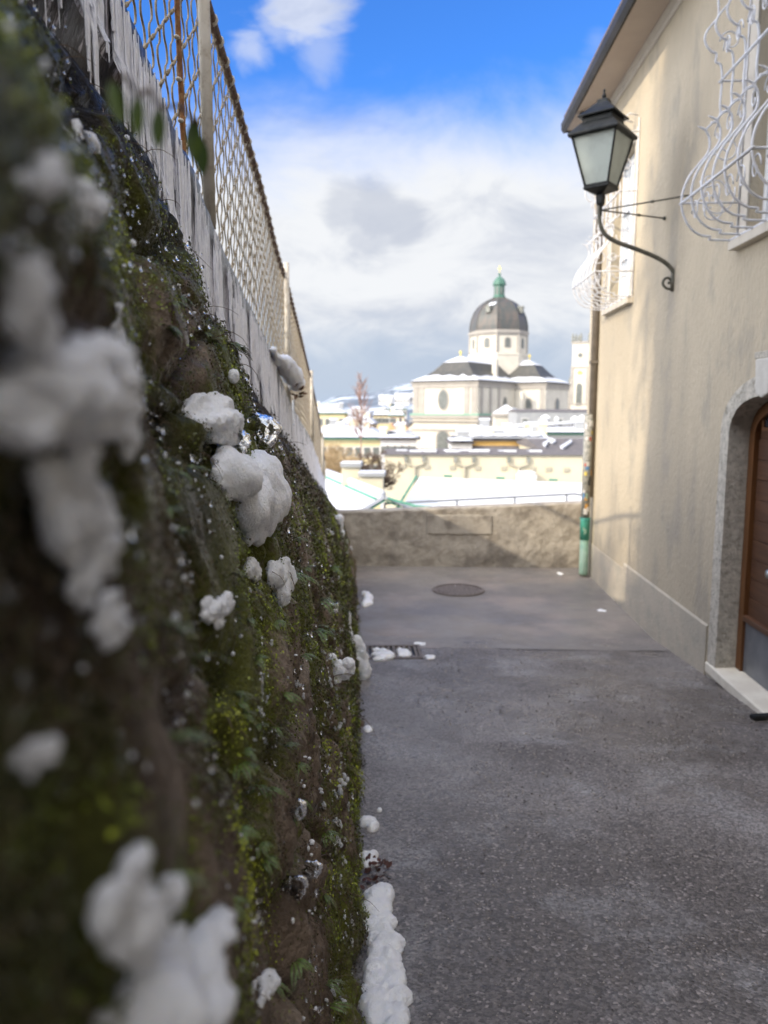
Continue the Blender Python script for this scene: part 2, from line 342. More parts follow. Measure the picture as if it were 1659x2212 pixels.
M['parapet']=parapetmat()
M['parapet2']=mat('parapet_repair',(.46,.42,.355),(.34,.305,.255),3,.88,.5,25,c3=(.15,.13,.105),s3=3,w3=.6,bdist=.02)
M['greyrail']=mat('grey_rail',(.16,.17,.18),None,rough=.5)
M['frost']=mat('lamp_glass',(.50,.55,.50),(.42,.46,.42),5,.35,spec=.5)
# ================================================================== left wall geometry (frame: lx right, ly along)
rL=Vector((.99606,.08865,0)); dL=Vector((-.08865,.99606,0))
def LW(lx,ly,z): return rL*lx+dL*ly+Vector((0,0,z))
def onplane(px,py,lx): d=pixray(px,py); p=d*(lx/d.dot(rL)); return p.dot(dL),p.z
FX=-.5
top_px=[(247,0),(267,50),(290,100),(320,155),(345,220),(367,270),(395,348),(420,400),(432,437),(462,500),(480,553),(508,610),(558,710),(585,773),(620,865),(668,943),(695,1023),(702,1062)]
bot_px=[(230,150),(300,300),(322,425),(350,500),(378,560),(428,640),(442,690),(493,745),(515,790),(560,858),(600,930),(640,995),(672,1040),(688,1075)]
rail_px=[(462,0),(500,135),(540,285),(575,410),(607,553),(625,605),(650,710),(674,812),(692,900),(702,985)]
T=sorted(onplane(x,y,FX) for x,y in top_px); Bt=sorted(onplane(x,y,FX) for x,y in bot_px); Rl=sorted(onplane(x,y,FX) for x,y in rail_px)
def interp(tab,y):
    if y<=tab[0][0]:
        (y0,z0),(y1,z1)=tab[0],tab[3]; return z0+(y-y0)*(-.09)
    if y>=tab[-1][0]: return tab[-1][1]-.16*(y-tab[-1][0])
    for a,b in zip(tab,tab[1:]):
        if a[0]<=y<=b[0]: return a[1]+(b[1]-a[1])*(y-a[0])/max(1e-6,b[0]-a[0])
ys=np.linspace(-4,17,421)
def table(tab,sm): 
    z=np.array([interp(tab,y) for y in ys]); k=np.ones(sm)/sm; zp=np.pad(z,sm//2,'edge'); return np.convolve(zp,k,'valid')[:len(ys)]
ctop=table(T,9); cbot=table(Bt,9); crail=table(Rl,15)
cbot=np.minimum(cbot,ctop-.13)
def capT(y): return np.interp(y,ys,ctop)
def capB(y): return np.interp(y,ys,cbot)
def railZ(y): return np.interp(y,ys,crail)
print('cap',[ (y,round(float(capT(y)),2),round(float(capB(y)),2),round(float(railZ(y)),2)) for y in (0,1,2,3,5,7,9,11,14,16)])
def ramp(y):   # alley height along +Y
    y=np.asarray(y,float); t=np.clip((7.75-y),0,None); s=-2.335+.087*t
    return s
def baseX(ly): return .015+.008*np.clip(ly,0,12)
gx=np.concatenate([np.linspace(-4,.12,50)[:-1],np.geomspace(.12,16.5,880)-0.0])
nu=300; uu=np.linspace(-.12,1,nu)
LY,U=np.meshgrid(gx,uu,indexing='ij')
zb=ramp(LY); zt=capB(LY)+.01
Z=zb+(zt-zb)*U; Uc=np.clip(U,0,1)
LX=baseX(LY)-.13*(1-(1-Uc)**4)+(-.36-baseX(LY))*Uc**3.7
P=np.stack([LX,LY,Z],-1)
# stones: warped cells
q=P*np.array([1,2.6,4.2])+ (fbm(P*3,3)[...,None]-.5)*1.3
f1,f2=cell(q*np.array([1.0,1,1]))
edge=np.clip((f2-f1)*3.2,0,1)
disp=.065*(edge-.85)+ .065*(fbm(P*np.array([2.2,2.2,2.2])+5,3)-.5)+.07*(fbm(P*9,4,.6)-.5)+.030*(fbm(P*42,4,.6)-.5)
fadetop=np.clip((1-U)*9,0,1)*.75+.25
ledge=.05*np.exp(-((P[...,2]-zt+.20)/.07)**2)*np.clip((LY-3.0)/1.5,0,1)     # dark drip ledge under the coping
disp=np.where(disp>0,disp*(1-.95*np.clip((Uc-.45)*4,0,1)),disp)*fadetop*.85+ledge*.3-.02*np.clip((Uc-.6)*4,0,1)
# normal of smooth profile
dudx=-(.52*(1-Uc)**3+( .36+baseX(LY))*4.2*np.clip(Uc,.05,1)**3.2)/(zt-zb)
nrm=np.stack([np.ones_like(dudx),np.zeros_like(dudx),-dudx],-1); nrm/=np.linalg.norm(nrm,axis=-1,keepdims=True)
P=P+nrm*disp[...,None]
# keep the wall clear of the lens
fk=np.clip((P[...,1]-.15)/.75,0,1); P[...,0]*=.42+.58*fk*fk*(3-2*fk)
near=np.exp(-((P[...,1])/.5)**2-((P[...,2])/.35)**2); P[...,0]=np.where(near>.05,np.minimum(P[...,0],-.085),P[...,0]); P[...,0]=np.where((P[...,2]>0)&(P[...,1]<9),np.minimum(P[...,0],-.74*P[...,2]-.03),P[...,0])
moss=fbm(P*np.array([1.8,2.2,1.5])+31,4)*1.6-.42+.22*(1-edge)
moss=np.clip(moss+.15*np.clip(1.2-LY*.3,0,1),0,1)
dark_mask=np.clip(np.exp(-((Z-zt+.22)/.12)**2)*1.1*np.clip(LY/3-.4,0,1)+np.clip((U-.78)*5,0,1)*.85*np.clip(1-(LY-3)/3,0,1)+np.clip(.35*(.25-f2+f1)*4,0,1),0,.95)  # near-black tone: wet ledge below the coping, upper rows, stone joints
P[...,2]=np.minimum(P[...,2],zt+.02)
W=P[...,0:1]*np.array(rL)+P[...,1:2]*np.array(dL)+P[...,2:3]*np.array([0,0,1])
ni,nj=W.shape[:2]; idx=np.arange(ni*nj).reshape(ni,nj)
def proj(Wp):
    z=Wp@np.array(fw); z=np.where(np.abs(z)<1e-4,1e-4,z); return CX+F*(Wp@np.array(rt))/z, CY-F*(Wp@np.array(upv))/z, z
PXg,PYg,PZg=proj(W)
def spot(x,y,sx,sy): return np.exp(-((PXg-x)/sx)**2-((PYg-y)/sy)**2)*(PZg>.02)
for a_ in ((330,1560,85,260),(470,1980,45,200),(690,1900,30,300),(120,700,200,120),(380,780,60,120),(120,1330,130,120),(640,1440,25,60)): moss-=.55*spot(*a_)
for a_ in ((90,1800,170,220),(330,2000,100,150),(520,1600,60,120),(450,1320,60,90),(580,1850,40,200)): moss+=.3*spot(*a_)
moss=np.clip(moss,0,1)
for a_ in ((420,1130,55,140,.8),(120,230,220,110,.8),(60,520,80,120,.5),(330,900,60,80,.6),(130,1480,60,70,.6),(480,1700,25,60,.6),(560,2150,30,60,.5),(10,1150,60,250,.7)): dark_mask=np.clip(dark_mask+a_[4]*spot(*a_[:4])*(fbm(P*9+2,3)>.40),0,.95)  # darkens set spots too, one of them a hollow under a clump
faces=np.stack([idx[:-1,:-1],idx[1:,:-1],idx[1:,1:],idx[:-1,1:]],-1).reshape(-1,4)
lw=empty('retaining_wall',LW(-.3,0,-1.6)); tag(lw,'tall mossy rubble stone wall leaning along the left of the alley under the wire fence','wall')
LWO=lw.location.copy()
def toL(v): return v-np.array(LWO)
stone=npmesh('rubble_masonry',toL(W.reshape(-1,3)),faces,M['wall'],lw,True,{'moss':moss.ravel(),'dark_mask':dark_mask.ravel()})
# normals of the displaced surface for scattering
du=np.gradient(W,axis=0); dv=np.gradient(W,axis=1); NR=np.cross(du,dv); NR/=np.linalg.norm(NR,axis=-1,keepdims=True)+1e-9
NR=np.where((NR@np.array(rL))[...,None]<0,-NR,NR)
def wallhit(px,py):
    d=np.hypot(PXg-px,PYg-py)/(1+0*PZg); d=np.where(PZg<.02,1e9,d); m=d<max(9.,d.min()+3)
    k=np.argmin(np.where(m,PZg,1e9)); i,j=np.unravel_index(k,PZg.shape); return Vector(W[i,j]),Vector(NR[i,j]),float(PZg[i,j])
# coping strip: face, rounded top edge, top going back
cy=np.concatenate([np.linspace(-4,.3,30)[:-1],np.geomspace(.3,16.5,420)])
prof=[(-.07,-.9),(-.01,-.02),(0,.1),(0,.25),(0,.4),(0,.55),(0,.7),(0,.82),(0,.92),(-.012,.98),(-.04,1.0),(-.16,1.01),(-.34,1.0),(-.36,.0)]
V=[];hh=[]
for a,(ox,t) in enumerate(prof):
    zB=capB(cy)-.0; zT=capT(cy); z=zB+(zT-zB)*t; x=np.full_like(cy,-.474+ox)
    V.append(np.stack([x,cy,z],-1)); hh.append(np.full_like(cy,min(1,t)))
V=np.stack(V,1); hh=np.stack(hh,1)
dd=.022*(fbm(V*np.array([6,6,4]),4)-.5)+.012*(fbm(V*np.array([50,50,12])+3,3)-.5); V[...,0]+=dd*(V[...,0]>-.6); V[:,9:13,2]+=.03*(fbm(V[:,9:13]*7,4)-.5)+.012*(fbm(V[:,9:13]*45,2)-.5)
W2=V[...,0:1]*np.array(rL)+V[...,1:2]*np.array(dL)+V[...,2:3]*np.array([0,0,1])
n1_,n2_=W2.shape[:2]; ix=np.arange(n1_*n2_).reshape(n1_,n2_); fc=np.stack([ix[:-1,:-1],ix[1:,:-1],ix[1:,1:],ix[:-1,1:]],-1).reshape(-1,4)
cap=npmesh('coping',toL(W2.reshape(-1,3)),fc,M['cap'],lw,True,{'h':hh.ravel()}); tag(cap,'grey coping streaked white with ice')
# ------------------------------------------------------------------ moss and leaflets on the wall
def scatter(name,n,size,tonefn,weight,mats,seed,lift=(.0,.012),ylim=(.1,9),shape='leaf'):
    g=np.random.default_rng(seed)
    # choose log-uniform in distance, uniform in height
    ly=np.exp(g.uniform(np.log(ylim[0]),np.log(ylim[1]),n*4)); u=g.uniform(-.02,.99,n*4)
    i=np.clip(np.searchsorted(gx,ly),1,ni-1); j=np.clip(((u+.12)/1.12*(nj-1)).astype(int),0,nj-1)
    wv=weight(i,j); keep=g.uniform(0,1,n*4)<wv; i,j,ly=i[keep][:n],j[keep][:n],ly[keep][:n]; n=len(i)
    jit=g.uniform(-.5,.5,(n,2)); ni_=np.clip(i-1,0,ni-1); p=W[i,j]+(W[i,j]-W[ni_,j])*jit[:,:1]+(W[i,j]-W[i,np.clip(j-1,0,nj-1)])*jit[:,1:]
    nr=NR[i,j]; s=size[0]+(size[1]-size[0])*g.uniform(0,1,n)**1.5; s=s*np.clip(ly/1.8,.55,3.0)
    a=g.normal(0,1,(n,3)); a[:,2]-=.8; a-=nr*(a*nr).sum(1,keepdims=True)*.6; a/=np.linalg.norm(a,axis=1,keepdims=True)
    t=nr+g.normal(0,.55,(n,3)); b=np.cross(a,t); b/=np.linalg.norm(b,axis=1,keepdims=True)
    c=p+nr*(g.uniform(lift[0],lift[1],n)*np.clip(ly/1.5,.5,3))[:,None]; s=s[:,None]
    up_=np.cross(b,a)
    v=np.stack([c-a*s*.5,c+b*s*.38+up_*s*.12,c+a*s*.55,c-b*s*.38+up_*s*.12],1).reshape(-1,3)
    f=np.arange(n*4).reshape(-1,4); tone=np.repeat(tonefn(g,i,j,n),4)
    return npmesh(name,v,f,mats,None,False,{'tone':tone})
clump=fbm(P*11+3,3)
def wmoss(i,j): return (1-.75*dark_mask[i,j])*np.clip((moss[i,j]-.12)*2.6,.06,1)*np.clip((clump[i,j]-.33)*6,.05,1)*np.clip((.93-uu[j])*12,0,1)
bright=fbm(P*5+60,3)
def tmoss(g,i,j,n): 
    b_=bright[i,j]*1.7-.40-.3*dark_mask[i,j]
    for (x,y,sx,sy,k) in ((505,1520,50,80,.8),(455,1580,40,30,.6),(545,1930,35,150,.8),(530,1780,25,40,.5),(120,1760,100,90,.35),(400,1350,60,60,.25),(560,1420,40,50,.2),(200,1800,160,120,.3),(640,1560,30,90,.12)):
        b_=b_+k*np.exp(-((PXg[i,j]-x)/sx)**2-((PYg[i,j]-y)/sy)**2)
    return np.clip(b_+g.normal(0,.12,n),0,1)
o=scatter('moss',260000,(.0035,.0085),tmoss,wmoss,M['moss'],1); tag(o,'dark green moss and small wet leaflets growing over the rubble wall','moss',kind='stuff')
def wlit(i,j): return np.clip(1-moss[i,j],.1,1)*np.clip((clump[i,j]-.42)*5,0,1)*np.clip((.93-uu[j])*12,0,1)
def tlit(g,i,j,n): return np.clip(g.normal(.12,.1,n),0,.35)
o=scatter('dead_litter',50000,(.003,.009),tlit,wlit,M['moss'],2); tag(o,'brown dead leaflets and crumbs caught on the rubble wall','plant litter',kind='stuff')
# ---- stems / roots hanging over the wall
mb=MB(); g=random.Random(5)
for k in range(300):
    ly=math.exp(g.uniform(math.log(.6),math.log(3.6))); i=int(np.searchsorted(gx,ly)); j=g.randrange(60,nj-15)
    p=Vector(W[i,j]); n=Vector(NR[i,j]); s=max(.6,min(ly/1.6,3)); pts=[p]; d=(n*.8+dL*g.gauss(0,.6)+Vector((0,0,g.uniform(-.6,.5)))).normalized()
    for q in range(6): d=(d+Vector((g.gauss(0,.2),g.gauss(0,.2),-.28))).normalized(); pts.append(pts[-1]+d*.012*s*g.uniform(.6,1.6))
    mb.tube(pts,[.0011*s*(1-.12*q) for q in range(7)],4)
o=mb.build('hanging_stems',mat('stem',(.07,.045,.025),(.16,.11,.07),50,.5)); tag(o,'thin brown plant stems hanging from the mossy wall','stems',kind='stuff')
# ---- ferns
def fern_mesh(seed):
    g=random.Random(seed); mb=MB()
    for fr in range(g.randint(3,5)):
        L_=g.uniform(.05,.10); az=g.uniform(-1.3,1.3); pts=[]; d=Vector((1,math.sin(az),.35+g.uniform(-.2,.3))).normalized(); p=Vector((0,0,0)); n=16
        for q in range(n+1): pts.append(p.copy()); p=p+d*L_/n; d=(d+Vector((0,0,-.10))).normalized()
        mb.tube(pts,[.0009]*(n+1),3,mi=1)
        for q in range(1,n):
            t=(pts[q+1]-pts[q-1]).normalized(); side=t.cross(Vector((0,0,1))).normalized() if abs(t.z)<.95 else Vector((0,1,0)); w_=.0062*math.sin(math.pi*(.12+.85*q/n))+.0012
            up2=side.cross(t)
            for s_ in (-1,1):
                c0=pts[q]+side*s_*.0008; ax=(side*s_+t*.25+up2*g.uniform(-.25,.25)).normalized(); l=w_*1.5
                mb.add([c0,c0+ax*l*.45+t*w_*.42,c0+ax*l,c0+ax*l*.45-t*w_*.42],[(0,1,2,3)])
    me=bpy.data.meshes.new('fern'); me.from_pydata(mb.v,[],mb.f); me.update(); me.materials.append(M['fern']); me.materials.append(M['twig'])
    for p_,mi in zip(me.polygons,mb.mi): p_.material_index=mi
    return me
fm=[fern_mesh(s) for s in range(6)]
g=random.Random(11)
fern_px=[(375,660),(365,700),(640,1165),(700,1300),(505,1240),(540,1330),(600,1340),(560,1560),(610,1600),(650,1650),(590,1700),(520,1790),(570,1830),(640,1760),(430,1000),(470,740),(440,720),(560,1420),(660,1420),(700,1370),(620,1500),(560,1690),(655,1240),(640,2080),(590,2120),(520,1520)]
for k in range(34): fern_px.append((g.uniform(330,720),g.uniform(620,2180)))
for k,(x,y) in enumerate(fern_px):
    if x>620 and y<1120: continue
    p,n,z=wallhit(x,y); o=bpy.data.objects.new('fern',fm[k%6]); C.objects.link(o); o.location=p-n*.004
    o.rotation_euler=(g.uniform(-.3,.3),g.uniform(-.3,.2),math.atan2(n.y,n.x)+g.uniform(-.5,.5)); s=g.uniform(.55,.9)*min(1.6,max(.5,z/1.9)); o.scale=(s,s,s)
    tag(o,'small dark green fern tuft with round leaflets growing out of the mossy wall','fern','ferns on the mossy wall')
# big soft leaves near the lens, on a sprig
def leafmesh(L_,w_):
    mb=MB(); n=8; vs=[]
    for q in range(n+1):
        t=q/n; ww=w_*math.sin(math.pi*min(1,t*.96+.02))**.8; 
        for s_ in (-1,0,1): vs.append((L_*t,s_*ww*.5,.06*L_*abs(s_)-.25*L_*t*t))
    fs=[(3*q+a,3*q+a+1,3*q+a+4,3*q+a+3) for q in range(n) for a in (0,1)]
    return vs,fs
mb=MB()
p0=pixray(250,370).normalized()*.62; stem=[p0+Vector((0,0,0))]
ends=[(275,245),(340,280),(395,310),(415,290),(440,330),(505,330),(590,330),(625,345)]
leafc=[(240,215,.42),(299,246,.43),(345,272,.45),(418,300,.62),(430,330,.64)]
prev=None
for x,y,dz in leafc:
    p=pixray(x,y).normalized()*dz
    base=p+Vector((0,.002,.0205*dz)); tip=p+Vector((.004*math.sin(x),0,-.0215*dz)); a=(tip-base); s=a.length; a.normalize(); b=a.cross(fw).normalized(); c=a.cross(b)
    vs,fs=leafmesh(s,.0175*dz); mb.add([base+a*v[0]+b*v[1]+c*v[2] for v in vs],fs,0)
    if prev is not None: mb.tube([prev,(prev+base)/2+Vector((0,0,.006)),base],.0013,4,mi=1)
    prev=base
q,_,_=wallhit(235,240); mb.tube([q,(q+pixray(240,205).normalized()*.62)/2,pixray(240,205).normalized()*.62],.0008,4,mi=1)
o=mb.build('leafy_sprig',[M['fern'],M['twig']],smooth=True); tag(o,'blurred sprig with dark oval leaves reaching across the fence near the lens','plant')
# ---- snow clumps on the wall
_bb={}
def icos(sub):
    if sub not in _bb:
        bm=bmesh.new(); bmesh.ops.create_icosphere(bm,subdivisions=sub,radius=1); _bb[sub]=(np.array([v.co[:] for v in bm.verts]),np.array([[v.index for v in f.verts] for f in bm.faces])); bm.free()
    return _bb[sub]
def blobmesh(name,lobes,amp,seed,sub=4,nscale=1.0,fine=.0,keep=False):
    base,bf=icos(3 if len(lobes)>1 else min(sub,4)); vs=[];fs=[];b=0
    for (c,r) in lobes:
        vs.append(base*np.array(r,float)+np.array(c)); fs.append(bf+b); b+=len(base)
    V_=np.concatenate(vs); F_=np.concatenate(fs); ext=(V_.max(0)-V_.min(0)); R0=float(np.sort(ext)[1])*.5
    if len(lobes)>1:
        me=bpy.data.meshes.new('t'); me.from_pydata(V_.tolist(),[],F_.tolist()); ob=bpy.data.objects.new('t',me); C.objects.link(ob)
        m=ob.modifiers.new('r','REMESH'); m.mode='VOXEL'; m.voxel_size=float(ext.max())/(26 if sub<=3 else 48 if sub==4 else 90)
        m2=ob.modifiers.new('s','SMOOTH'); m2.factor=.5; m2.iterations=(6,6,8,8,12,14)[sub]
        dg_=bpy.context.evaluated_depsgraph_get(); ev=ob.evaluated_get(dg_); em=ev.to_mesh(); em.calc_loop_triangles()
        V_=np.zeros(len(em.vertices)*3,np.float32); em.vertices.foreach_get('co',V_); V_=V_.reshape(-1,3).astype(float); F_=np.zeros(len(em.loop_triangles)*3,np.int32); em.loop_triangles.foreach_get('vertices',F_); F_=F_.reshape(-1,3)
        nn=np.zeros(len(V_)*3,np.float32); em.vertices.foreach_get('normal',nn); nn=nn.reshape(-1,3).astype(float); ev.to_mesh_clear(); bpy.data.objects.remove(ob); bpy.data.meshes.remove(me)
    else:
        nn=(V_-np.array(lobes[0][0]))/np.array(lobes[0][1],float)**2; nn/=np.linalg.norm(nn,axis=1,keepdims=True)
    if keep:
        lab=np.arange(len(V_))
        for _ in range(4000):
            m=lab[F_].min(1); l2=lab.copy(); np.minimum.at(l2,F_.ravel(),np.repeat(m,3)); l2=l2[l2]
            if (l2==lab).all(): break
            lab=l2
        u_,c_n=np.unique(lab,return_counts=True); k_=lab==u_[c_n.argmax()]; mp=np.cumsum(k_)-1; F_=mp[F_[k_[F_[:,0]]]]; V_=V_[k_]; nn=nn[k_]
    d=(fbm(V_/(R0*.55)*nscale+seed,3)-.5)*R0*.30*amp+(fbm(V_/(R0*.16)+seed*2,3,.65)-.5)*R0*.13*amp
    if fine: d=d+(fbm(V_/fine+9,3,.7)-.5)*fine*1.3
    return V_+nn*d[:,None],F_
def snowclump(px,py,wpx,hpx,label,seed,n=5,sub=4,fine=.004,out=.35,group=None,z=None,name='snow_clump',material=None,push=0,tilt=0):
    g=random.Random(seed); p,nn,dz=wallhit(px,py)
    if z: dz=z; d=pixray(px,py); p=d*(z/(d.dot(fw)))
    s=dz/F; w_,h_=wpx*s/2,hpx*s/2; dep=min(w_,h_)*.8
    v,n_,u_=rt,-fw,Vector((0,0,1)); side=(v*.9+nn*.0).normalized(); lobes=[]
    c=p+nn*push
    m_=1 if n==1 else n*6; w_*=1.22*(1 if px>330 else .9); h_*=1.22*(1 if px>330 else .9); dep*=1.1
    for k in range(m_):
        while True:
            a,t=g.uniform(-1,1),g.uniform(-1,1)
            if a*a+t*t<1 or n==1: break
        if n==1: a=t=0
        if n>1:
            q=fbm(np.array([[a*1.4+seed,t*1.4,seed*.7]]),2)[0]
            if q<.36: a*=.5; t*=.5
        r=g.uniform(.24,.40) if n>1 else .95
        ax_,tz_=a*w_*.78,t*h_*.82; ax_,tz_=ax_*math.cos(tilt)+tz_*math.sin(tilt),tz_*math.cos(tilt)-ax_*math.sin(tilt)
        lobes.append(((ax_,g.uniform(-.25,.25)*dep,tz_),(w_*r*g.uniform(.9,1.35),dep*r*1.25,h_*r*g.uniform(.8,1.2))))
    if n>2: lobes.append(((0,0,0),(w_*.5,dep*.42,h_*.5)))
    if seed in (15,14,17,12,1): lobes+=[((w_*.08,dep*.05,h_*.12),(w_*.66,dep*.6,h_*.6)),((-w_*.2,0,h_*.3),(w_*.5,dep*.5,h_*.4)),((w_*.2,0,-h_*.3),(w_*.42,dep*.5,h_*.42))]
    if px<660 and n>1 and name=='snow_clump':      # snow draped over the wall: every lobe sits on the stone it covers
        L2=[]
        for (lc,lr) in lobes:
            lx_,ly_=px+lc[0]/s,py-lc[2]/s
            if lx_<-60 or ly_>2290: continue
            if px<330 and dz<.5:
                d_=pixray(lx_,ly_); L0=p.dot(rL)+.010; q=d_*(L0/d_.dot(rL)); qn=rL; qz=q.dot(fw)
                if qz<.12: continue
            else: q,qn,qz=wallhit(lx_,ly_)
            rp=max(lr[0],lr[2])/s; rat=max(.3,min(1,abs(lx_-755)/F*1.6)); sz=qz/F
            r1=lr[0]/s*sz; r3=lr[2]/s*sz; L2.append((tuple(q+qn*r3*(.3 if px<330 else .35)-c),(r1*.66,min(r1/rat,r1*2.6),r3*1.0)))
        lobes=L2
        V_,F_=blobmesh('s',lobes,1.35,seed*3.1,5,fine=.005,keep=True)
    else:
        V_,F_=blobmesh('s',lobes,.9,seed*3.1,sub,fine=fine)
        B=np.array([tuple(side),tuple(fw*-1),(0,0,1)])   # local axes -> world
        V_=V_@B
    o=npmesh(name,V_,F_,material or M['snowc'],None,True); o.location=c
    tag(o,label,'snow clump',group); return o
big=[(115,865,350,210,'biggest blurred snow clump, at the left edge of the wall',1,6),
 (160,1125,120,290,'blurred snow tongue hanging right below the biggest snow clump on the wall',2,5),
 (175,1262,80,70,'ragged blurred snow lump under the hanging snow tongue',3,3),
 (238,1345,75,110,'small blurred icy snow lump ending the snow tongue',4,3),
 (165,300,110,75,'blurred snow pad high on the wall left of the leafy sprig',5,3),
 (90,385,95,110,'blurred rounded snow lump near the left edge below the high snow pad',6,3),
 (185,445,105,90,'blurred ring shaped snow scrap high on the wall under the snow pads',7,3),
 (50,640,110,260,'long blurred snow smear on the wall at the left edge',8,4),
 (255,905,80,190,'blurred upright snow lump right of the biggest snow clump',9,4),
 (245,690,60,110,'narrow blurred snow scrap on the wall beneath the dark overhang',10,3),
 (285,1960,170,190,'blurred snow lump low on the wall above the bottom snow mound',11,4),
 (350,2170,360,170,'blurred snow mound on the wall at the bottom edge of the photo',12,6),
 (75,1650,80,90,'faint blurred snow patch on the wall near the lower left edge',13,2),
 (470,915,150,75,'flattened snow cushion with ice beads just below the dark ledge',14,4),
 (532,1075,195,190,'sharp rounded snow clump sticking out from the middle of the wall',15,6),
 (545,1235,55,80,'small snow lump between the sharp round clump and the notched clump',16,3),
 (598,1258,80,125,'notched sharp snow clump below the big sharp round clump',17,4),
 (472,1312,70,65,'small wedge of snow held by stems left of the notched clump',18,3),
 (735,1130,40,55,'snow lump on the mossy corner of the wall beside the parapet top',19,2),
 (728,1440,60,55,'snow lump on the wall face left of the drain grate',20,3),
 (778,1430,42,85,'snow lump at the foot of the wall touching the drain grate',21,3),
 (574,2130,50,55,'small blurred snow lump low on the wall near the bottom edge',22,2),
 (490,820,22,26,'tiny white snow flake lump on the dark ledge',23,1),
 (757,1360,16,60,'thin snow strip at the foot of the wall beyond the drain',24,3)]
for x,y,a,b,lab,sd_,n in big:
    near_=x<330 or (x<620 and y>2000)
    snowclump(x,y,a,b,lab,sd_,n,sub=4 if near_ or a<100 else 5,fine=(.006 if a>70 and not near_ else .003),push=.004 if near_ else .02,tilt=-.55 if sd_==2 else (-.35 if sd_ in (1,12,15) else (.9 if sd_==14 else 0)))
g=random.Random(31)
scr=[]
for q in range(6):
    gg=random.Random(500+q); V_,F_=blobmesh('s',[((gg.uniform(-.7,.7),gg.uniform(-.3,.3),gg.uniform(-.8,.8)),(gg.uniform(.35,.7),gg.uniform(.3,.5),gg.uniform(.3,.8))) for _ in range(5)],1.4,q*5.5,3)
    o=npmesh('t',V_,F_,M['snowc'],None,True); scr.append(o.data); bpy.data.objects.remove(o)
for k in range(130):
    m_=k<95; x=g.gauss(738,22) if m_ else g.uniform(540,720); y=g.uniform(1150,2200) if m_ else g.uniform(1150,1600); x=min(x,766)
    p,nn,dz=wallhit(x,y); s_=g.choice((2,2.5,3,4,5,7))*dz/F*g.uniform(.7,1.3); o=bpy.data.objects.new('snow_scrap',scr[k%6]); C.objects.link(o); o.location=p+nn*s_*.4; o.rotation_euler=(g.uniform(-.5,.5),g.uniform(-.5,.5),g.uniform(0,6.28)); o.scale=(s_,s_,s_*g.uniform(.8,1.7))
    tag(o,'tiny scrap of snow clinging to the far mossy face of the wall','snow scrap','tiny snow scraps on the far wall face')
# icy crystals lumps
for k,(x,y,s,l) in enumerate([(635,1763,42,'clear ice crystal lump on the wall halfway down the fern patch'),(632,1925,50,'larger clear ice crystal lump beside the yellow lichen spot'),(668,1885,34,'flat ice crystal shard right of the larger ice lump'),(560,935,60,'glassy ice beads at the lower end of the snow cushion'),(505,965,50,'glassy ice beads under the snow cushion'),(720,1315,24,'ice crystal tip on the fern stem beside the alley'),(705,1665,14,'small ice crystal on the wall over the far stems')]):
    o=snowclump(x,y,s,s,l,300+k,7,2,fine=.003,name='ice_lump',material=M['ice'],push=.012); o['category']='ice'
# ice cover over water drops: beads
mbv=[];mbf=[];b=0
bm=bmesh.new(); bmesh.ops.create_icosphere(bm,subdivisions=2,radius=1); ib=np.array([v.co[:] for v in bm.verts]); ibf=np.array([[v.index for v in f.verts] for f in bm.faces]); bm.free()
for k in range(3800):
    ly=math.exp(g.uniform(math.log(.15),math.log(6))); i=int(np.searchsorted(gx,ly)); j=g.randrange(40,nj-25)
    if clump[i,j]<.5: continue
    p=W[i,j]+NR[i,j]*g.uniform(.004,.03)*min(1,ly); r=g.choice((1,1,1,1.3,1.9))*g.uniform(.0012,.0026)*min(1.7,max(.6,ly/1.4)); mbv.append(ib*r*np.array([1,1,1.25])+p); mbf.append(ibf+b); b+=len(ib)
o=npmesh('meltwater_drops',np.concatenate(mbv),np.concatenate(mbf),M['drop'],None,True); tag(o,'glittering meltwater drops hanging from moss and stems on the wall','water drops',kind='stuff')
# icicles
def icicle(px,py,hpx,wpx,label,group=None,n=8,z=None):
    p,nn,dz=wallhit(px,py); s=dz/F; g=random.Random(px); p=p+nn*.02; pts=[];rr=[]
    for q in range(14): t=q/13; pts.append(p+Vector((g.gauss(0,.0006),g.gauss(0,.0006),-t*hpx*s))); rr.append(max(.0006,wpx*s*.5*(1-t*.8)*g.uniform(.6,1.3)))
    mb=MB().tube(pts,rr,7); o=mb.build('icicle',M['ice'],smooth=True); tag(o,label,'icicle',group)
icicle(693,1085,80,7,'long beaded icicle under the far end of the coping'); icicle(712,1100,45,6,'shorter icicle right of the long beaded icicle'); icicle(712,1280,50,6,'icicle hanging by the ice tipped fern stem')
icicle(548,1465,60,9,'twisted icicle beside the bright moss patch'); icicle(720,1170,40,5,'short icicle on the mossy corner near the parapet')
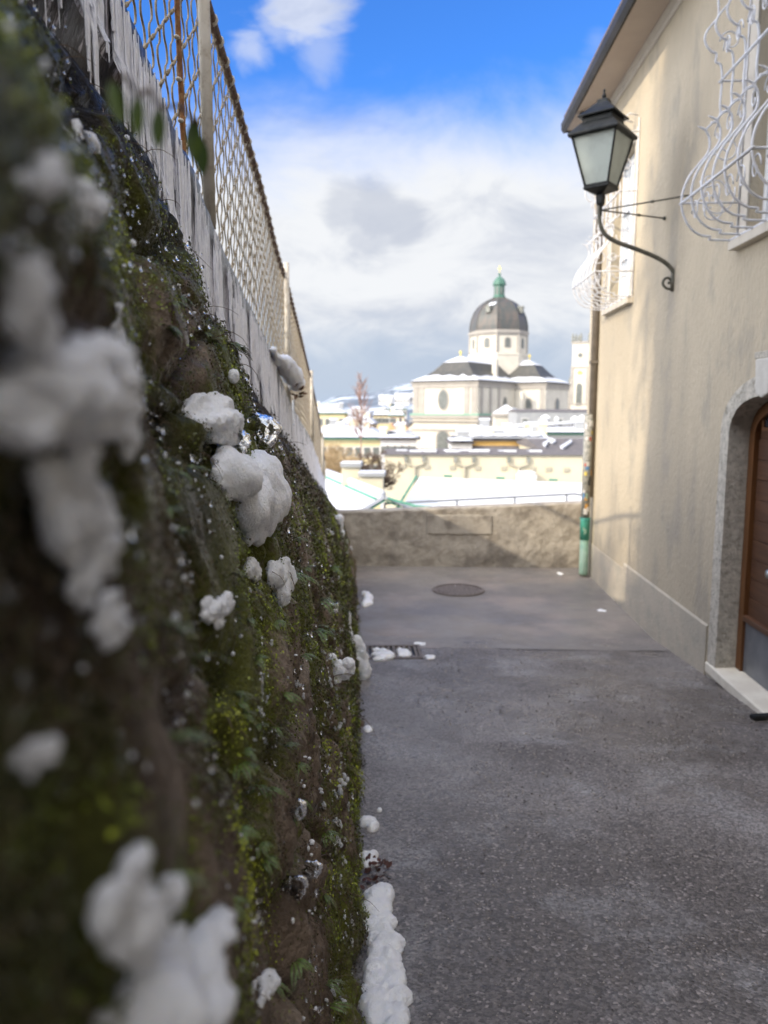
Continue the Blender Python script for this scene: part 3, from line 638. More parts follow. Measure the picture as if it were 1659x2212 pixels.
# snow with brown leaf remains on top of the coping
def coping_snow():
    ly,z=onplane(612,770,FX+.02); dz=(LW(FX,ly,z)).dot(fw); s=dz/F
    V_,F_=blobmesh('s',[((.02,-.2,.01),(.07,.35,.05)),((.03,.1,0),(.085,.4,.075)),((.05,.5,-.05),(.09,.35,.09)),((.05,.85,-.10),(.08,.2,.075)),((.02,-.55,.05),(.05,.25,.03))],1.0,4.4,4,fine=.008)
    o=npmesh('snow_clump',V_@np.array([tuple(rL),tuple(dL),(0,0,1)]),F_,M['snowc'],None,True); o.location=LW(-.47,ly-.45,float(capT(ly-.45))+.03); tag(o,'snow pad with dead leaves lying on the streaked coping','snow clump')
    mb=MB(); g=random.Random(3)
    for k in range(9):
        c=LW(-.40+g.uniform(-.01,.03),ly+g.uniform(-.05,.38),float(capT(ly))-.04+g.uniform(-.08,.05)); a=Vector((g.gauss(0,1),g.gauss(0,1),g.gauss(0,1))).normalized(); b=a.cross(Vector((g.gauss(0,1),g.gauss(0,1),1))).normalized()
        vs,fs=leafmesh(.05,.03); n=a.cross(b); mb.add([c+a*v[0]+b*v[1]+n*v[2] for v in vs],fs)
    o=mb.build('dead_leaves',M['leaf']); tag(o,'brown dead leaves stuck under the snow pad on the coping','leaves',kind='stuff')
    p=LW(-.43,ly+.26,float(capT(ly+.26))-.05); pts=[p+Vector((0,0,-.018*q)) for q in range(12)]
    o=MB().tube(pts,[.011*(1-q/13)+.001 for q in range(12)],7).build('icicle',M['ice'],smooth=True); tag(o,'icicle dripping from the snow pad over the coping','icicle')
coping_snow()
def drips():
    g=random.Random(91); vs=[];fs=[];b=0; k=5
    for y in np.concatenate([np.arange(.45,3.4,.0036),np.arange(3.4,7,.007),np.arange(7,14,.015)]):
        y=float(y)+g.gauss(0,.003); zt_=float(capT(y)); zb_=float(capB(y)); H=zt_-zb_; q=float(fbm(np.array([[y*3.1,2.,1.]]),3)[0]); q2=float(fbm(np.array([[y*14,7.,3.]]),2)[0])
        if q2<.34: continue
        top=zt_-H*g.uniform(.12,.6)*(1.35-q); L_=H*g.uniform(.2,1.0)*(.4+1.1*q)*(1.4 if q2>.5 else .85); x=-.468+g.uniform(-.006,.004); sc_=max(1,y/2.6)
        r=g.choice((.0014,.002,.003,.0042))*sc_; n=7; w_=g.gauss(0,.004)
        for q_ in range(n):
            t=q_/(n-1); z=top-L_*t; rr=r*(.5+.8*math.sin(math.pi*(.1+.8*t)))*g.uniform(.6,1.3)
            for a in range(k): vs.append(LW(x+rr*math.cos(2*math.pi*a/k)*.8+.012*(z<zb_)*(1),y+w_*t+rr*math.sin(2*math.pi*a/k),z))
        fs+=[(b+i*k+j,b+i*k+(j+1)%k,b+(i+1)*k+(j+1)%k,b+(i+1)*k+j) for i in range(n-1) for j in range(k)]; b+=n*k
    return npmesh('ice_drips',np.array([tuple(v) for v in vs]),np.array(fs),M['drip'],None,True)
M['drip']=mat('frozen_drip',(.97,.97,1.),(.86,.86,.92),60,.22,.4,200,spec=.8,bdist=.003)
o=drips(); tag(o,'white frozen drips running down the face of the coping','ice',kind='stuff')
# ------------------------------------------------------------------ wire fence
fe=empty('wire_fence',LW(FX-.03,2.5,float(capT(2.5)))); tag(fe,'crimped wire mesh fence with rusty rail and pale posts on top of the mossy wall','fence'); FO=fe.location.copy()
wy=np.arange(-.6,16.3,.0865); mv=[];mf=[];b=0
def wires(pl,r,k=4):  # pl: (n,m,3) polylines
    global b
    n,m,_=pl.shape; t=np.gradient(pl,axis=1); t/=np.linalg.norm(t,axis=-1,keepdims=True); a=np.cross(t,np.array(rL)); a/=np.linalg.norm(a,axis=-1,keepdims=True)+1e-9; c=np.cross(t,a)
    ring=np.stack([pl+(a*math.cos(2*math.pi*q/k)+c*math.sin(2*math.pi*q/k))*r for q in range(k)],2)  # n,m,k,3
    id_=np.arange(n*m*k).reshape(n,m,k)+b; f=np.stack([id_[:,:-1],np.roll(id_,-1,2)[:,:-1],np.roll(id_,-1,2)[:,1:],id_[:,1:]],-1).reshape(-1,4)
    mv.append(ring.reshape(-1,3)); mf.append(f); b+=n*m*k
rows_=[]
for k,y0 in enumerate(wy):
    z0=float(capT(y0))-.03; z1=float(railZ(y0)); z=np.linspace(z0,z1,76); zr=z-float(capT(y0))
    ph=2*math.pi*(zr/.118); amp=.0175
    y=y0+amp*np.tanh(1.6*np.sin(ph+(math.pi if k%2 and y0>4.6 else 0)))/.92
    rows_.append(np.stack([np.full_like(z,FX-.03),y,z],-1))
def toW(A): return A[...,0:1]*np.array(rL)+A[...,1:2]*np.array(dL)+A[...,2:3]*np.array([0,0,1])
wires(toW(np.array(rows_)),.0034)
SLP=.72
for y0 in np.arange(-1.9,16.2,.118/SLP):     # the cross wires rise along the fence
    yy=np.linspace(y0,y0+2.2,80); z=float(capT(max(-.6,y0)))+(yy-y0)*SLP; ok=(z<railZ(yy))&(yy>-.6)&(z>capT(yy)-.03)
    if ok.sum()<3: continue
    yk=np.linspace(yy[ok][0],yy[ok][-1],44); zk=np.interp(yk,yy,z); wires(toW(np.array([np.stack([np.full_like(yk,FX-.027)+.003*np.sin(yk*75),yk,zk],-1)])),.0038)
npmesh('wire_mesh',np.concatenate(mv)-np.array(FO),np.concatenate(mf),M['wire'],fe,True)
# knots where wires cross near the camera
kv=[];kf=[];b2=0; g=random.Random(77)
for y0 in wy:
    if y0<.9 or y0>6: continue
    for y1 in np.arange(-1.9,16.2,.118/SLP):
        z=float(capT(max(-.6,y1)))+(y0-y1)*SLP
        if y0<y1 or z>railZ(y0) or z<capT(y0): continue
        for dy in (-.012,0,.012):
            c=np.array(LW(FX-.026,y0+dy,z+dy*SLP)); kv.append(ib*np.array([.0058,.0060,.0060])+c); kf.append(ibf+b2); b2+=len(ib)
npmesh('wire_knots',np.concatenate(kv)-np.array(FO),np.concatenate(kf),M['wire'],fe,True)
mb=MB(); rp=[Vector(LW(FX-.03,y,float(railZ(y)))) -FO for y in np.linspace(-.6,16.3,70)]
mb.tube(rp,.019,8); mb.tube([p+Vector((0,0,-.03)) for p in rp],.008,5); mb.build('rail',M['railrust'],fe,True)
mb=MB()
for y in np.arange(1.5,9,.147):
    z=float(railZ(y)); mb.lathe([(.024,-.008),(.026,0),(.024,.008)],10); n=30
    mb.v[-n:]=[tuple(Vector(LW(FX-.03,y,z))-FO+rL*v[0]+Vector((0,0,1))*v[1]+dL*v[2]*1.2) for v in mb.v[-n:]]
o=mb.build('wire_wraps',M['galv'],fe,True); o['kind']='stuff'
for (y,dz) in ((-1.2,0),(2.93,.3),(6.45,.08),(10.4,.05),(14.3,.05)):
    zt_=float(railZ(y))+dz; zb_=float(capT(y))-.25
    mb=MB().tube([Vector(LW(FX-.002,y,zb_+.24))-FO,Vector(LW(FX-.002,y,zt_))-FO],.0215,16); mb.build('post',M['galv'],fe,True)
y=2.60; mb=MB(); a0=Vector(LW(FX-.02,y,float(capT(y))-.02))-FO; a1=Vector(LW(FX-.02,y-.06,float(railZ(y))))-FO
pts=[a0.lerp(a1,t/40)+dL*.003*math.sin(t*1.3) for t in range(41)]; mb.tube(pts,.0088,8); mb.build('end_rod',M['rust'],fe,True)
mb=MB()
for h in range(9):
    z=float(capT(y))+.05+h*.118
    for q in range(5):
        c=Vector(LW(FX-.022,y-.06*((z-float(capT(y)))/.95)+.018*(q-2)*.7,z+.004*math.sin(q*2)))-FO; V_=ib*np.array([.009,.009,.007])+np.array(c); mb.add([tuple(v) for v in V_],[tuple(int(a) for a in f) for f in ibf])
mb.build('wire_ties',M['galv'],fe,True)
# ================================================================== ground
def grid(name,x0,x1,nx,y0,y1,ny,fn,m,kind='structure',amp=None):
    X,Y=np.meshgrid(np.linspace(x0,x1,nx),np.linspace(y0,y1,ny),indexing='ij'); Zg=fn(X,Y); V_=np.stack([X,Y,Zg],-1); n1,n2=X.shape; ix=np.arange(n1*n2).reshape(n1,n2)
    f=np.stack([ix[:-1,:-1],ix[1:,:-1],ix[1:,1:],ix[:-1,1:]],-1).reshape(-1,4); o=npmesh(name,V_.reshape(-1,3),f,m,None,True); tag(o,kind=kind); return o
def hgt(X,Y): return ramp(Y)+.012*(fbm(np.stack([X,Y,X*0],-1)*1.6,3)-.5)*np.clip(9.3-Y,0,1)
grid('alley_paving',-.6,2.6,220,-5,7.9,700,lambda X,Y:hgt(X,Y)+.004*(fbm(np.stack([X,Y,X*0],-1)*28,2)-.5)+.007*np.clip((7.15+1.0*fbm(np.stack([X*.9,X*0+3,X*0],-1),3)-Y)*4,-1,.0)+.004,M['asphalt'])
grid('terrace_paving',-1.7,2.6,80,7.2,11.5,80,lambda X,Y:ramp(Y)+.006+.006*(fbm(np.stack([X,Y,X*0],-1)*2.2,2)-.5),M['tarmac'])
# sandy patch by the parapet
# landscape sheet
def land(X,Y):
    r=np.hypot(X,Y-60); base=-19+0*X
    t=np.clip((Y-11.6)/12,0,1); near_=np.where(Y<7,ramp(Y)-.5,-2.9)
    h=near_*(1-t)+base*t
    return h
gxx=np.unique(np.concatenate([-np.geomspace(.64,2600,60),np.array([-.6]),np.geomspace(.3,2600,50)])); gyy=np.unique(np.concatenate([-np.geomspace(1,900,25),np.linspace(0,30,61),np.geomspace(31,4200,60)]))
X,Y=np.meshgrid(gxx,gyy,indexing='ij'); V_=np.stack([X,Y,land(X,Y)],-1); n1,n2=X.shape; ix=np.arange(n1*n2).reshape(n1,n2); f=np.stack([ix[:-1,:-1],ix[1:,:-1],ix[1:,1:],ix[:-1,1:]],-1).reshape(-1,4)
M['land']=mat('town_ground',(.30,.29,.28),(.55,.57,.60),.3,.9,.3,3); o=npmesh('ground',V_.reshape(-1,3),f,M['land'],None,True); tag(o,kind='structure')
X,Y=np.meshgrid(np.array([-.80,-1.2,-2,-3,-4.5,-6,-8,-11,-15,-22,-32]),np.linspace(-14,16.4,90),indexing='ij'); Zg=np.interp(np.clip(Y,-4,16.4),ys,ctop)-.28+(-X-.8)*.10-np.clip(Y-13,0,9)*(-X-.8)*.25; V_=X[...,None]*np.array(rL)+Y[...,None]*np.array(dL)+Zg[...,None]*np.array([0,0,1.]); V_[...,2]+=.15*(fbm(V_*1.2,3)-.5); V_=np.concatenate([V_,V_[:,-1:]-np.array([0,0,18.])],1); n1,n2=X.shape[0],X.shape[1]+1; ix=np.arange(n1*n2).reshape(n1,n2); f=np.stack([ix[:-1,:-1],ix[1:,:-1],ix[1:,1:],ix[:-1,1:]],-1).reshape(-1,4)
o=npmesh('garden_terrace',V_.reshape(-1,3),f,mat('garden_soil',(.09,.075,.045),(.12,.12,.05),2.5,.9,.6,20,c3=(.8,.8,.84),s3=1.3,w3=1.),None,True); tag(o,kind='structure')
# unseen hill mass added left, shaped along the sun to shade the alley
def add_shade_hill():
    bm=bmesh.new(); bmesh.ops.create_cube(bm,size=1); bmesh.ops.subdivide_edges(bm,edges=bm.edges,cuts=26,use_grid_fill=True)
    V_=np.array([v.co[:] for v in bm.verts]); L_=np.array([26,24,22.]); Q=V_*L_   # x along the sun's travel, y across it
    Q[:,0]+=-27.5; Q[:,1]+=-12.3; Q[:,2]+=1.0
    nn=V_/np.abs(V_).max(1,keepdims=True); nz=fbm(Q*.22,4)-.5; Q=Q+nn*(nz*2.2)[:,None]*np.array([1,.55,.6])
    e=Vector((.82,.57,0)).normalized(); E=np.array([[e.x,e.y,0],[-e.y,e.x,0],[0,0,1]])
    Q=Q@E+np.array([2.43,8.3,0])
    f=np.array([[v.index for v in fc.verts] for fc in bm.faces]); bm.free()
    o=npmesh('shade_hill',Q,f,mat('shade_hill_rock',(.42,.38,.32),(.30,.27,.23),.6,.9,.8,3,bdist=.2),None,True); tag(o,kind='structure')
add_shade_hill()
# ---- manhole, drain, snow on the ground
c=atZ(990,1275,-2.325); mb=MB().lathe([(.0,.0),(.30,.0),(.30,.012),(.335,.012),(.34,.0)],40,mi=0,cap=False)
mh=mb.build('manhole_cover',M['cast'],None); mh.location=(c.x,c.y,-2.322); tag(mh,'round iron manhole cover set in the alley before the parapet','manhole cover')
mb=MB()
for k in range(-5,6):
    hw=math.sqrt(max(0,.27**2-(k*.05)**2)); mb.box(k*.05-.012,k*.05+.012,-hw,hw,.003,.011)
mb.build('ribs',M['cast'],mh)
c=atZ(850,1417,float(ramp(7.15))); zg=float(ramp(c.y))+.016
dg=empty('drain_grate',(c.x,c.y,zg),R(5)); tag(dg,'rectangular drain grate partly under snow beside the mossy wall','drain grate')
mb=MB(); hw,hd=.26,.20
mb.box(-hw,hw,-hd,-hd+.03,-.01,.012); mb.box(-hw,hw,hd-.03,hd,-.01,.012); mb.box(-hw,-hw+.03,-hd+.03,hd-.03,-.01,.012); mb.box(hw-.03,hw,-hd+.03,hd-.03,-.01,.012); mb.build('frame',M['cast'],dg)
mb=MB()
for k in range(9): mb.box(-hw+.055+k*.05,-hw+.080+k*.05,-hd+.03,hd-.03,-.008,.009)
mb.build('bars',M['cast'],dg); MB().box(-hw+.03,hw-.03,-hd+.03,hd-.03,-.02,-.012).build('pit',M['iron'],dg)
def gsnow(px,py,wpx,dpx,hpx,label,seed,n=5,group=None,name='snow_patch',zoff=0):
    g=random.Random(seed); d=pixray(px,py); p=None
    Yg=np.linspace(.3,12,3000); zz=np.array([d.z/d.y])*Yg; k=np.argmin(np.abs(zz-ramp(Yg))); Y0=Yg[k]; p=d*(Y0/d.y); s=p.dot(fw)/F
    inc=max(.12,-p.z/p.length); lobes=[]
    for q in range(n if n==1 else n*6): 
        t=g.uniform(-.5,.5) if n>1 else 0; x_=g.uniform(-.30,.30) if n>1 else 0
        ry=dpx*s/inc*.5*(1 if n==1 else max(.16,.9/n))*g.uniform(.8,1.2); rx=wpx*s*.5*(.9 if n==1 else g.uniform(.35,.7)); ry=min(ry,rx*2.2)
        lobes.append(((x_*wpx*s+(abs(t)<.2)*0,t*(dpx*s/inc-ry*1.4),0),(rx,ry,hpx*s*g.uniform(.6,1.15))))
    V_,F_=blobmesh('s',lobes,.8,seed*1.7,5 if wpx>60 else 3,fine=.008 if wpx>60 else 0)
    o=npmesh(name,V_,F_,M['snowc'],None,True); o.location=(p.x,p.y,float(ramp(p.y))+.004+zoff); o.rotation_euler=(-.087 if p.y<7.7 else 0,0,R(5)); tag(o,label,'snow patch',group)
gsnow(822,1990,85,150,22,'upper end of the long snow bank at the foot of the wall',41,4)
gsnow(832,2135,95,230,26,'broad snow bank at the foot of the wall near the bottom of the photo',42,6)
gsnow(798,1783,42,36,16,'round snow lump on the alley by the wall foot above the snow bank',43,2)
gsnow(803,1862,48,34,13,'pointed snow lump on the alley just above the snow bank',44,3)
gsnow(795,1577,24,18,8,'small lone snow lump at the wall foot below the drain',45,1)
gsnow(745,1828,22,36,14,'narrow snow lump pressed against the foot of the wall',46,2)
gsnow(828,1418,46,30,9,'left snow heap lying on the drain grate',47,4,zoff=.01)
gsnow(872,1413,34,26,6,'right snow heap lying on the drain grate',48,3,zoff=.01)
gsnow(932,1420,28,12,3,'thin snow scrap right of the drain grate',49,2)
gsnow(908,1392,26,10,2,'faint snow streak beyond the corner of the drain grate',50,2)
gsnow(788,1296,34,32,10,'snow patch at the far foot of the mossy wall',51,3)
gsnow(1210,1240,14,6,4,'small white snow lump before the parapet by the standpipe',52,1)
gsnow(1300,1320,24,6,1.2,'flat white snow scrap on the terrace near the house wall',53,1)
gsnow(990,1268,34,5,1.2,'snow trace on the manhole cover',54,2)
gsnow(820,1752,12,10,5,'tiny snow crumb beside the round snow lump',55,1)
mb=MB(); g=random.Random(8)
for k in range(60):
    x,y=g.gauss(800,26),g.gauss(1895,18); d=pixray(x,y); Yg=np.linspace(.3,8,2000); Y0=Yg[np.argmin(np.abs(d.z/d.y*Yg-ramp(Yg)))]; c=d*(Y0/d.y); c.z=float(ramp(Y0))+g.uniform(.006,.03)
    a=Vector((g.gauss(0,1),g.gauss(0,1),g.gauss(0,.3))).normalized(); bb=a.cross(Vector((g.gauss(0,.4),g.gauss(0,.4),1))).normalized(); vs,fs=leafmesh(g.uniform(.02,.035),g.uniform(.012,.02)); n=a.cross(bb)
    mb.add([c+a*v[0]+bb*v[1]+n*v[2] for v in vs],fs)
o=mb.build('fallen_leaves',M['leafred']); tag(o,'dark red fallen leaves at the wall foot above the snow bank','leaves',kind='stuff')
# ================================================================== parapet
p0=atY(745,1108,11.33); p1=atY(1256,1088,11.33)
pa=empty('parapet_wall',(.7,11.5,-2.33)); tag(pa,'low weathered stone parapet closing the end of the alley in front of the snowy roofs','wall')
def parapet():
    x0,x1=-1.9,2.432; za,zb_=p0.z+ (p0.x-x0)*-.045,p1.z
    nx,nz=180,50; Xs=np.linspace(x0,x1,nx); us=np.linspace(0,1,nz); top=np.interp(Xs,[p0.x,p1.x],[p0.z,p1.z]); top=np.where(Xs<p0.x,p0.z-.03*(p0.x-Xs),top)
    A,Bq=np.meshgrid(Xs,us,indexing='ij'); Zp=-2.5+(top[:,None]+2.5)*Bq; Yp=np.full_like(A,11.33); Q=np.stack([A,Yp,Zp],-1)
    Q[...,1]-=.035*(fbm(Q*3,4)-.5)+.03*(fbm(Q*14,3)-.5)
    T2=Q[:,-1:].copy(); rows=[Q]
    for oy,oz in ((.02,.012),(.14,.02),(.26,.015),(.30,0),(.30,-1.5)):
        t=T2.copy(); t[...,1]=11.33+oy; t[...,2]=T2[...,2]+oz+.02*(fbm(t*6,3)-.5); rows.append(t)
    Q=np.concatenate(rows,1); n1,n2=Q.shape[:2]; ix=np.arange(n1*n2).reshape(n1,n2); f=np.stack([ix[:-1,:-1],ix[1:,:-1],ix[1:,1:],ix[:-1,1:]],-1).reshape(-1,4)
    npmesh('masonry',Q.reshape(-1,3)-np.array(pa.location),f,M['parapet'],pa,True)
    # repaired blocks, slightly proud
    for (a,b_,c_,d_) in ((922,1063,1097,1154),):
        q=[atY(a,c_,11.30),atY(b_,c_,11.30),atY(b_,d_,11.30),atY(a,d_,11.30)]
        mb=MB().box(q[0].x,q[1].x,11.312,11.40,q[3].z,min(q[0].z,p0.z-.02)); mb.build('repaired_block',M['parapet2'],pa,bevel=.01,M=Matrix.Translation(-pa.location))
parapet()
# ================================================================== house on the right
HX=2.43; HY1=11.30; EZ=3.86
ho=empty('townhouse',(HX,6,-2.2)); tag(ho,'ochre plastered house with arched wooden door along the right side of the alley','house'); HO=ho.location.copy(); HM=Matrix.Translation(-HO)
W1=(5.06,6.05,1.28,3.0); W2_=(9.22,10.18,1.28,3.0); DO=(4.86,6.14,-2.14); DZ=-.22; DA=.32
def archz(y): 
    c=(DO[0]+DO[1])/2; a=(DO[1]-DO[0])/2; t=min(1,abs(y-c)/a); return DZ+DA*(1-t**2.4)**(1/2.4)
def facade():
    mb=MB(); br=[-5,-3.1,-1.9,.3]+[DO[0]+(DO[1]-DO[0])*(.5-.5*math.cos(math.pi*k/24)) for k in range(25)]+[HY1]+list(W1[:2])+list(W2_[:2])+[7,8,9]
    br=sorted(set(round(b,4) for b in br)); dep=.30
    def q(y0,y1,z00,z01,z10,z11): mb.add([(HX,y0,z00),(HX,y1,z01),(HX,y1,z11),(HX,y0,z10)],[(0,1,2,3)])
    for y0,y1 in zip(br,br[1:]):
        m=(y0+y1)/2; lo0=lo1=-3.2
        if DO[0]<m<DO[1]:
            lo0,lo1=archz(y0),archz(y1)
        op=None
        for w_ in (W1,W2_):
            if w_[0]<m<w_[1]: op=w_
        if op: q(y0,y1,lo0,lo1,op[2],op[2]); q(y0,y1,op[3],op[3],EZ+.05,EZ+.05)
        else: q(y0,y1,lo0,lo1,EZ+.05,EZ+.05)
    # end wall, back, reveals
    mb.add([(HX,HY1,-12),(9,HY1,-12),(9,HY1,EZ+4),(HX,HY1,EZ+.05)],[(0,1,2,3)]); mb.add([(HX,HY1,-12),(HX,HY1-.001,-3),(HX,9,-3),(HX,9,-12)],[(0,1,2,3)])
    for w_ in (W1,W2_):
        a,b_,c_,d_=w_; D=.13
        mb.add([(HX,a,c_),(HX+D,a,c_),(HX+D,a,d_),(HX,a,d_)],[(0,1,2,3)]); mb.add([(HX,b_,c_),(HX+D,b_,c_),(HX+D,b_,d_),(HX,b_,d_)],[(3,2,1,0)])
        mb.add([(HX,a,d_),(HX+D,a,d_),(HX+D,b_,d_),(HX,b_,d_)],[(0,1,2,3)]); mb.add([(HX,a,c_),(HX+D,a,c_),(HX+D,b_,c_),(HX,b_,c_)],[(3,2,1,0)])
    return mb.build('wall',M['plaster'],ho,M=HM)
facade()
MB().box(HX+.6,9,-5,HY1-.3,-3,EZ).build('interior_core',M['darkglass'],ho,M=HM)
# plinth
mb=MB(); py0,py1=6.36,9.0; n=30
for k in range(n):
    a=py0+(py1-py0)*k/n; b_=py0+(py1-py0)*(k+1)/n; th=.014
    mb.add([(HX-th,a,-3),(HX-th,b_,-3),(HX-th,b_,-1.80),(HX-th,a,-1.80),(HX+.01,a,-1.77),(HX+.01,b_,-1.77),(HX+.01,a,-3),(HX+.01,b_,-3)],[(0,1,2,3),(3,2,5,4)]+([(0,3,4,6)] if k==0 else [])+([(1,7,5,2)] if k==n-1 else []))
mb.build('plinth',M['plinth'],ho,M=HM)
MB().box(HX-.008,HX+.01,9.0,HY1+.0,-3,-1.86).build('plinth',M['plinth'],ho,M=HM)
# roof, soffit, moulding, gutter
EX=2.03; EY=11.45
MB().box(EX+.02,HX+.2,-5,EY,EZ,EZ+.04).build('soffit',M['soffit'],ho,M=HM)
MB().prism([(HX-.055,EZ-.003),(HX-.045,EZ-.03),(HX-.02,EZ-.05),(HX-.012,EZ-.10),(HX+.002,EZ-.10),(HX+.002,EZ-.003)],-5,HY1,'y').build('eaves_moulding',M['trim'],ho,M=HM)
MB().prism([(EX,EZ+.043),(9,EZ+3.6),(9,EZ+3.75),(EX-.03,EZ+.19)],-5,EY,'y').build('roof',M['rooftile'],ho,M=HM)
mb=MB(); mb.prism([(EX+.015,EZ-.01),(EX-.02,EZ-.03),(EX-.055,EZ+.02),(EX-.06,EZ+.10),(EX+.015,EZ+.10)],-5,EY+.03,'y'); mb.build('gutter',M['gutter'],ho,M=HM)
MB().box(EX-.01,HX+.3,EY+.002,EY+.03,EZ-.02,EZ+.22).build('barge_board',M['gutter'],ho,M=HM)
# windows
def window(w_):
    a,b_,c_,d_=w_; x=HX+.10
    mb=MB(); t=.06
    mb.box(x,x+.05,a,a+t,c_,d_); mb.box(x,x+.05,b_-t,b_,c_,d_); mb.box(x,x+.05,a+t,b_-t,d_-t,d_); mb.box(x,x+.05,a+t,b_-t,c_,c_+t)
    m_=(a+b_)/2; mb.box(x-.012,x+.04,m_-.045,m_+.045,c_+t,d_-t)
    zc=c_+(d_-c_)*.66; mb.box(x-.006,x+.04,a+t,m_-.045,zc-.03,zc+.03); mb.box(x-.006,x+.04,m_+.045,b_-t,zc-.03,zc+.03)
    zc=c_+(d_-c_)*.33; mb.box(x+.004,x+.03,a+t,m_-.045,zc-.012,zc+.012); mb.box(x+.004,x+.03,m_+.045,b_-t,zc-.012,zc+.012)
    f=mb.build('window',M['winframe'],ho,bevel=.004,M=HM)
    p=MB().box(x+.028,x+.034,a+t,b_-t,c_+t,d_-t).build('pane',M['curtain'],f)
    p.data.transform(HM)
    s=MB().box(HX-.07,HX+.12,a-.13,b_+.17,c_-.075,c_-.005).build('sill',M['trim'],f,bevel=.006); s.data.transform(HM)
    tr=MB(); tr.box(HX-.012,HX+.004,a-.12,a,c_,d_+.12); tr.box(HX-.012,HX+.004,b_,b_+.12,c_,d_+.12); tr.box(HX-.012,HX+.004,a,b_,d_,d_+.12)
    tr=tr.build('surround',M['trim'],f); tr.data.transform(HM)
window(W1); window(W2_)
# basket grilles: things hung before the windows
zp=[(1300,-60),(1300,0),(1300,110),(1268,160),(1220,220),(1200,280),(1215,335),(1250,375),(1285,392),(1280,450),(1318,478),(1325,590),(1312,740),(1312,830),(1285,885),(1243,893)]
zp2=[(1176,930),(1212,955),(1236,1030),(1222,1110),(1160,1190),(1090,1280),(1045,1380),(1030,1480),(1050,1580),(1100,1665),(1170,1712),(1240,1722),(1240,1745),(1420,1750)]
def z3(p): return (1166.4+.2968*p[0],.2968*p[1])
YB=6.2
def prof3(l): return [(HX-atY(*z3(p),YB).x,atY(*z3(p),YB).z) for p in l]
PA=prof3(zp); PB=prof3(zp2)
def smooth(pts,n=5):
    out=[]; P_=[Vector((*p,0)) if len(p)==2 else Vector(p) for p in pts]
    for k in range(len(P_)-1):
        a,b_,c_,d_=P_[max(0,k-1)],P_[k],P_[k+1],P_[min(len(P_)-1,k+2)]
        for q in range(n):
            t=q/n; out.append(.5*((2*b_)+(c_-a)*t+(2*a-5*b_+4*c_-d_)*t*t+(3*b_-a-3*c_+d_)*t**3))
    out.append(P_[-1]); return out
PAs=smooth(PA); PBs=smooth(PB)
ztop=PA[1][1]
def grille(y0,y1,label):
    gr=empty('window_grille',(HX,(y0+y1)/2,1.3)); tag(gr,label,'window grille','basket window grilles on the house'); O=gr.location.copy()
    n=7; r=.0085
    bend=[0,1]
    for k in range(n):
        y=y0+(y1-y0)*k/(n-1); mb=MB()
        A=[Vector((HX-max(.01,p.x),y,p.y))-O for p in PAs]; B_=[Vector((HX-max(.0,p.x),y,p.y))-O for p in PBs]
        ext=[Vector((HX-.20,y,3.18))-O,Vector((HX-.17,y,3.05))-O]
        mb.tube([Vector((HX-.03,y,3.22))-O,Vector((HX-.12,y,3.24))-O]+ext+A,r,6); mb.tube(B_,r,6)
        # join of upper and lower bar, leaf spike
        mb.tube([A[-8],A[-3],B_[4],B_[8]],r,6); mb.tube([B_[0],B_[0]+Vector((-.03,0,.012))],[r,.001],6)
        # inner counter-scroll, alternately
        cx_,cz=.30,1.62
        sp=[Vector((HX-(.18+.10*math.cos(a)*(1-a/9)),y,1.62+.12*math.sin(a)*(1-a/9)))-O for a in np.linspace(math.pi*.9,-math.pi*1.1,22)] if k in (0,n-1) else []
        if sp: mb.tube(sp,.006,5)
        mb.build('bar',M['white_iron'],gr,True)
    def strap(zv,outv,name='strap',w_=.012):
        mb=MB(); mb.tube([Vector((HX-outv,y0-.02,zv))-O,Vector((HX-outv,y1+.02,zv))-O],w_,6)
        for yy in (y0,y1): mb.tube([Vector((HX-outv,yy,zv))-O,Vector((HX-.0,yy,zv))-O],w_*.7,6)
        mb.build(name,M['white_iron'],gr,True)
    i=PB[7]; strap(i[1],i[0]); i=PA[11]; strap(i[1],i[0]+.008); strap(PB[-1][1],.06); strap(3.05,.17)
    # scrolls between the bars on the front of the belly and the upper zone
    for k in range(n-1):
        yc=y0+(y1-y0)*(k+.5)/(n-1); s_=1 if k%2 else -1
        for (zc,out,rad) in ((1.47,.37,.075),(2.02,.235,.06),(2.62,.20,.07)):
            MB().tube([Vector((HX-out,yc+s_*rad*math.cos(a)*(1-a/8.5),zc+rad*1.3*math.sin(a)*(1-a/8.5)))-O for a in np.linspace(0,7,24)],.0055,5).build('scroll',M['white_iron'],gr,True)
    # the two side scrolls that swing from belly to wall
    for yy in (y0,y1):
        mb=MB()
        for (c0,r0,tw) in (((.22,1.50),.13,1),((.12,1.95),.10,-1),((.25,1.72),.06,-1),((.14,2.7),.08,1)):
            mb.tube([Vector((HX-(c0[0]+r0*math.cos(a*tw)*(1-a/9.5)),yy,c0[1]+r0*math.sin(a*tw)*(1-a/9.5)))-O for a in np.linspace(0,8.2,32)],.006,5)
        mb.tube([Vector((HX-.01,yy,1.3))-O,Vector((HX-.01,yy,3.2))-O],.009,6)
        mb.build('side_scroll',M['white_iron'],gr,True)
grille(4.95,YB,'white wrought iron basket grille bulging from the near window right of the lamp')
grille(9.1,10.33,'white wrought iron basket grille on the far window seen behind the street lamp')
# door
do=empty('arched_door',(HX,5.5,-2.14)); do.parent=ho; do.location=Vector((HX,5.5,-2.14))-HO; DOo=Vector((HX,5.5,-2.14)); DM=Matrix.Translation(-DOo)
def archpoly(a,b_,z0,zoff=0,n=24,inset=0):
    c=(DO[0]+DO[1])/2; h=(DO[1]-DO[0])/2-inset; pts=[]
    for k in range(n+1):
        t=math.cos(math.pi*k/n); y=c-h*t; yy=abs(t); z=DZ+zoff+(DA-inset)*max(0,(1-yy**2.4))**(1/2.4); pts.append((y,z))
    return pts
